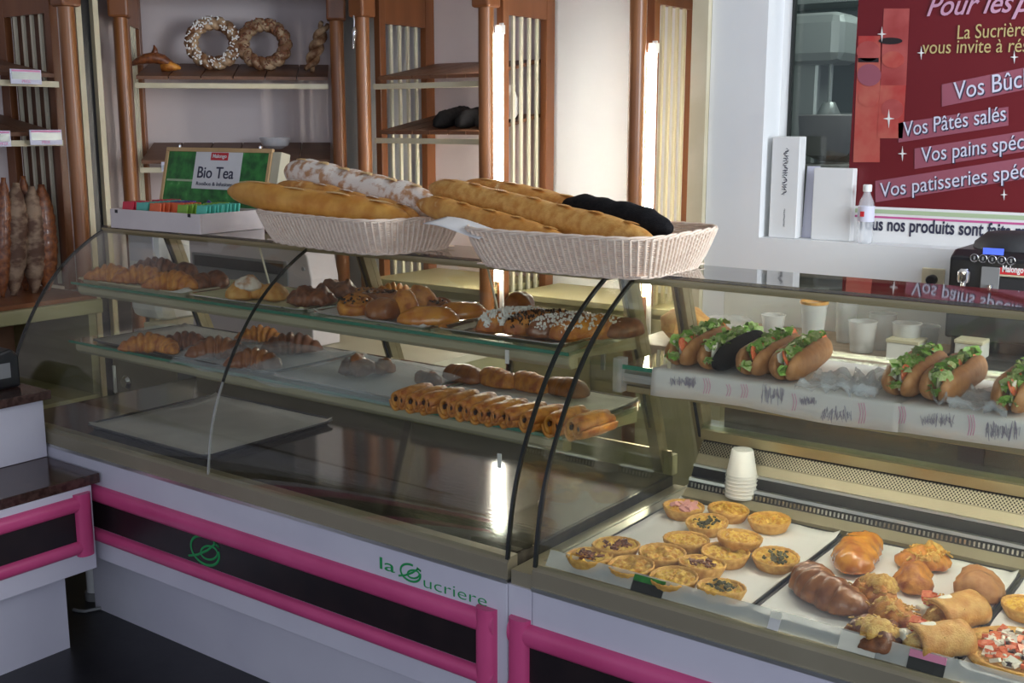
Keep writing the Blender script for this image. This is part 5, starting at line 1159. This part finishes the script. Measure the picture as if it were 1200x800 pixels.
# hanging hook on the column of the middle unit
q = ony(414.5, 18, 4.12); q2 = ony(414, 57, 4.12); T = thing('hanging_hook', 'shiny metal hook hanging at the top of the wooden column', 'hook', (q.x, 4.12, q.z))
build(G().sweep([q, q+Vector((.003, 0, -.03)), q+Vector((.0, 0, -.06))], .0035, 8, up=(0, 1, 0)), 'wire', 'chrome', T, True); build(G().sweep([q+Vector((0, 0, -.055)), q+Vector((.002, 0, -.075)), q+Vector((0, 0, -.10)), q2], [.005, .015, .010, .004], 12, up=(0, 1, 0)), 'weight', 'chrome', T, True)
# upright dark loaves on the cabinet
for i, (pxt, pxb, yt, yb, w_, m, lb) in enumerate(((4, 2, 208, 335, .040, 'brown', 'narrow dark loaf standing at the left picture edge'), (19, 16, 214, 341, .056, 'flour2', 'floury ribbed loaf standing second from the left'), (37, 41, 218, 342, .056, 'flour2', 'floury ribbed loaf standing third from the left'), (48, 56, 216, 342, .058, 'brown', 'dark brown pointed loaf standing nearest the column'), (27, 30, 206, 338, .045, 'brown', 'darkest loaf standing behind the two floury ones'))):
    if 'flour2' not in M: M['flour2'] = mat('dusty_dark_crust', (.10, .045, .025), (.30, .20, .13), 14, .7, bump=.6, bscale=40, lo=.42, hi=.6, stretch=(1, 1, 1.6))
    Xp = -4.95 if i < 4 else -5.06; a = onx(pxb, yb, Xp); b = onx(pxt, yt, Xp); a.z = .926; n = 30
    pts = [Vector((Xp, a.y+(b.y-a.y)*t-.0, a.z+(b.z-a.z)*t)) for t in [k/n for k in range(n+1)]]
    g = G().sweep(pts, [w_*max(.10, 1-abs(2*k/n-1)**2.0)**.6 for k in range(n+1)], 16, up=(0, 1, 0), fn=lambda t, a_: 1+.06*math.sin(t*60+a_*2)+.05*noise.noise((t*8, math.cos(a_), i)))
    o = build(g, 'standing_loaf', m, None, 'all', loc=(Xp, a.y, a.z)); tag(o, lb, 'bread', 'dark loaves standing on the left cabinet')
# price tags on the left shelves
for (xa_, xb_, ya, yb, Y_, lb) in ((13, 48, 82, 98, 0, 'small price tag on the upper board of the left wall shelf'), (36, 72, 152, 170, 0, 'small price tag on the lower board of the left wall shelf, near the column'), (-8, 12, 153, 172, 0, 'small price tag at the left picture edge on the lower board')):
    a = onx(xa_, yb, -4.772); b = onx(xb_, ya, -4.772); T = thing('price_tag', lb, 'price tag', (-4.772, (a.y+b.y)/2, a.z), 'price tags on the left wall shelf')
    build(G().box(-4.778, -4.772, a.y, b.y, a.z, b.z), 'card', 'lilac', T, bevel=.001); h_ = b.z-a.z
    build(G().box(-4.7719, -4.7705, a.y+.006, b.y-.006, a.z+h_*.32, a.z+h_*.80), 'grey_band', 'ksteel', T); build(G().box(-4.7719, -4.7705, a.y+.006, b.y-.006, a.z+h_*.84, a.z+h_*.95), 'pink_line', 'pinkp', T)
    text('PRIX', 'lettering', 'pinkp', .02, T, (-4.7715, a.y+(b.y-a.y)*.35, a.z+h_*.08), xdir=(0, 1, 0))
# price tag on the corner shelf
p = onU2(191, 1.465, .02); T = thing('price_tag', 'small white price tag on the corner shelf above the tea board', 'price tag', (0, 0, 0)); build(G().box(-.03, .03, -.004, 0, 0, .05), 'card', 'lilac', T); build(G().box(-.024, .024, -.0052, -.0042, .012, .034), 'grey_band', 'ksteel', T); T.location = (p.x, p.y, 1.470); T.rotation_euler = (0, 0, R(45))
# tube inside the right case, under the top plate
T = thing('case_tube_lamp', 'fluorescent tube under the shelf of filled rolls in the right case', 'lamp', (-.4, 2.43, 1.06))
build(G().tube((-1.28, 2.432, 1.056), (.5, 2.432, 1.056), .008, 10), 'tube', 'tubel', T, True); build(G().box(-1.31, .53, 2.415, 2.45, 1.066, 1.0675), 'fitting', 'white', T)
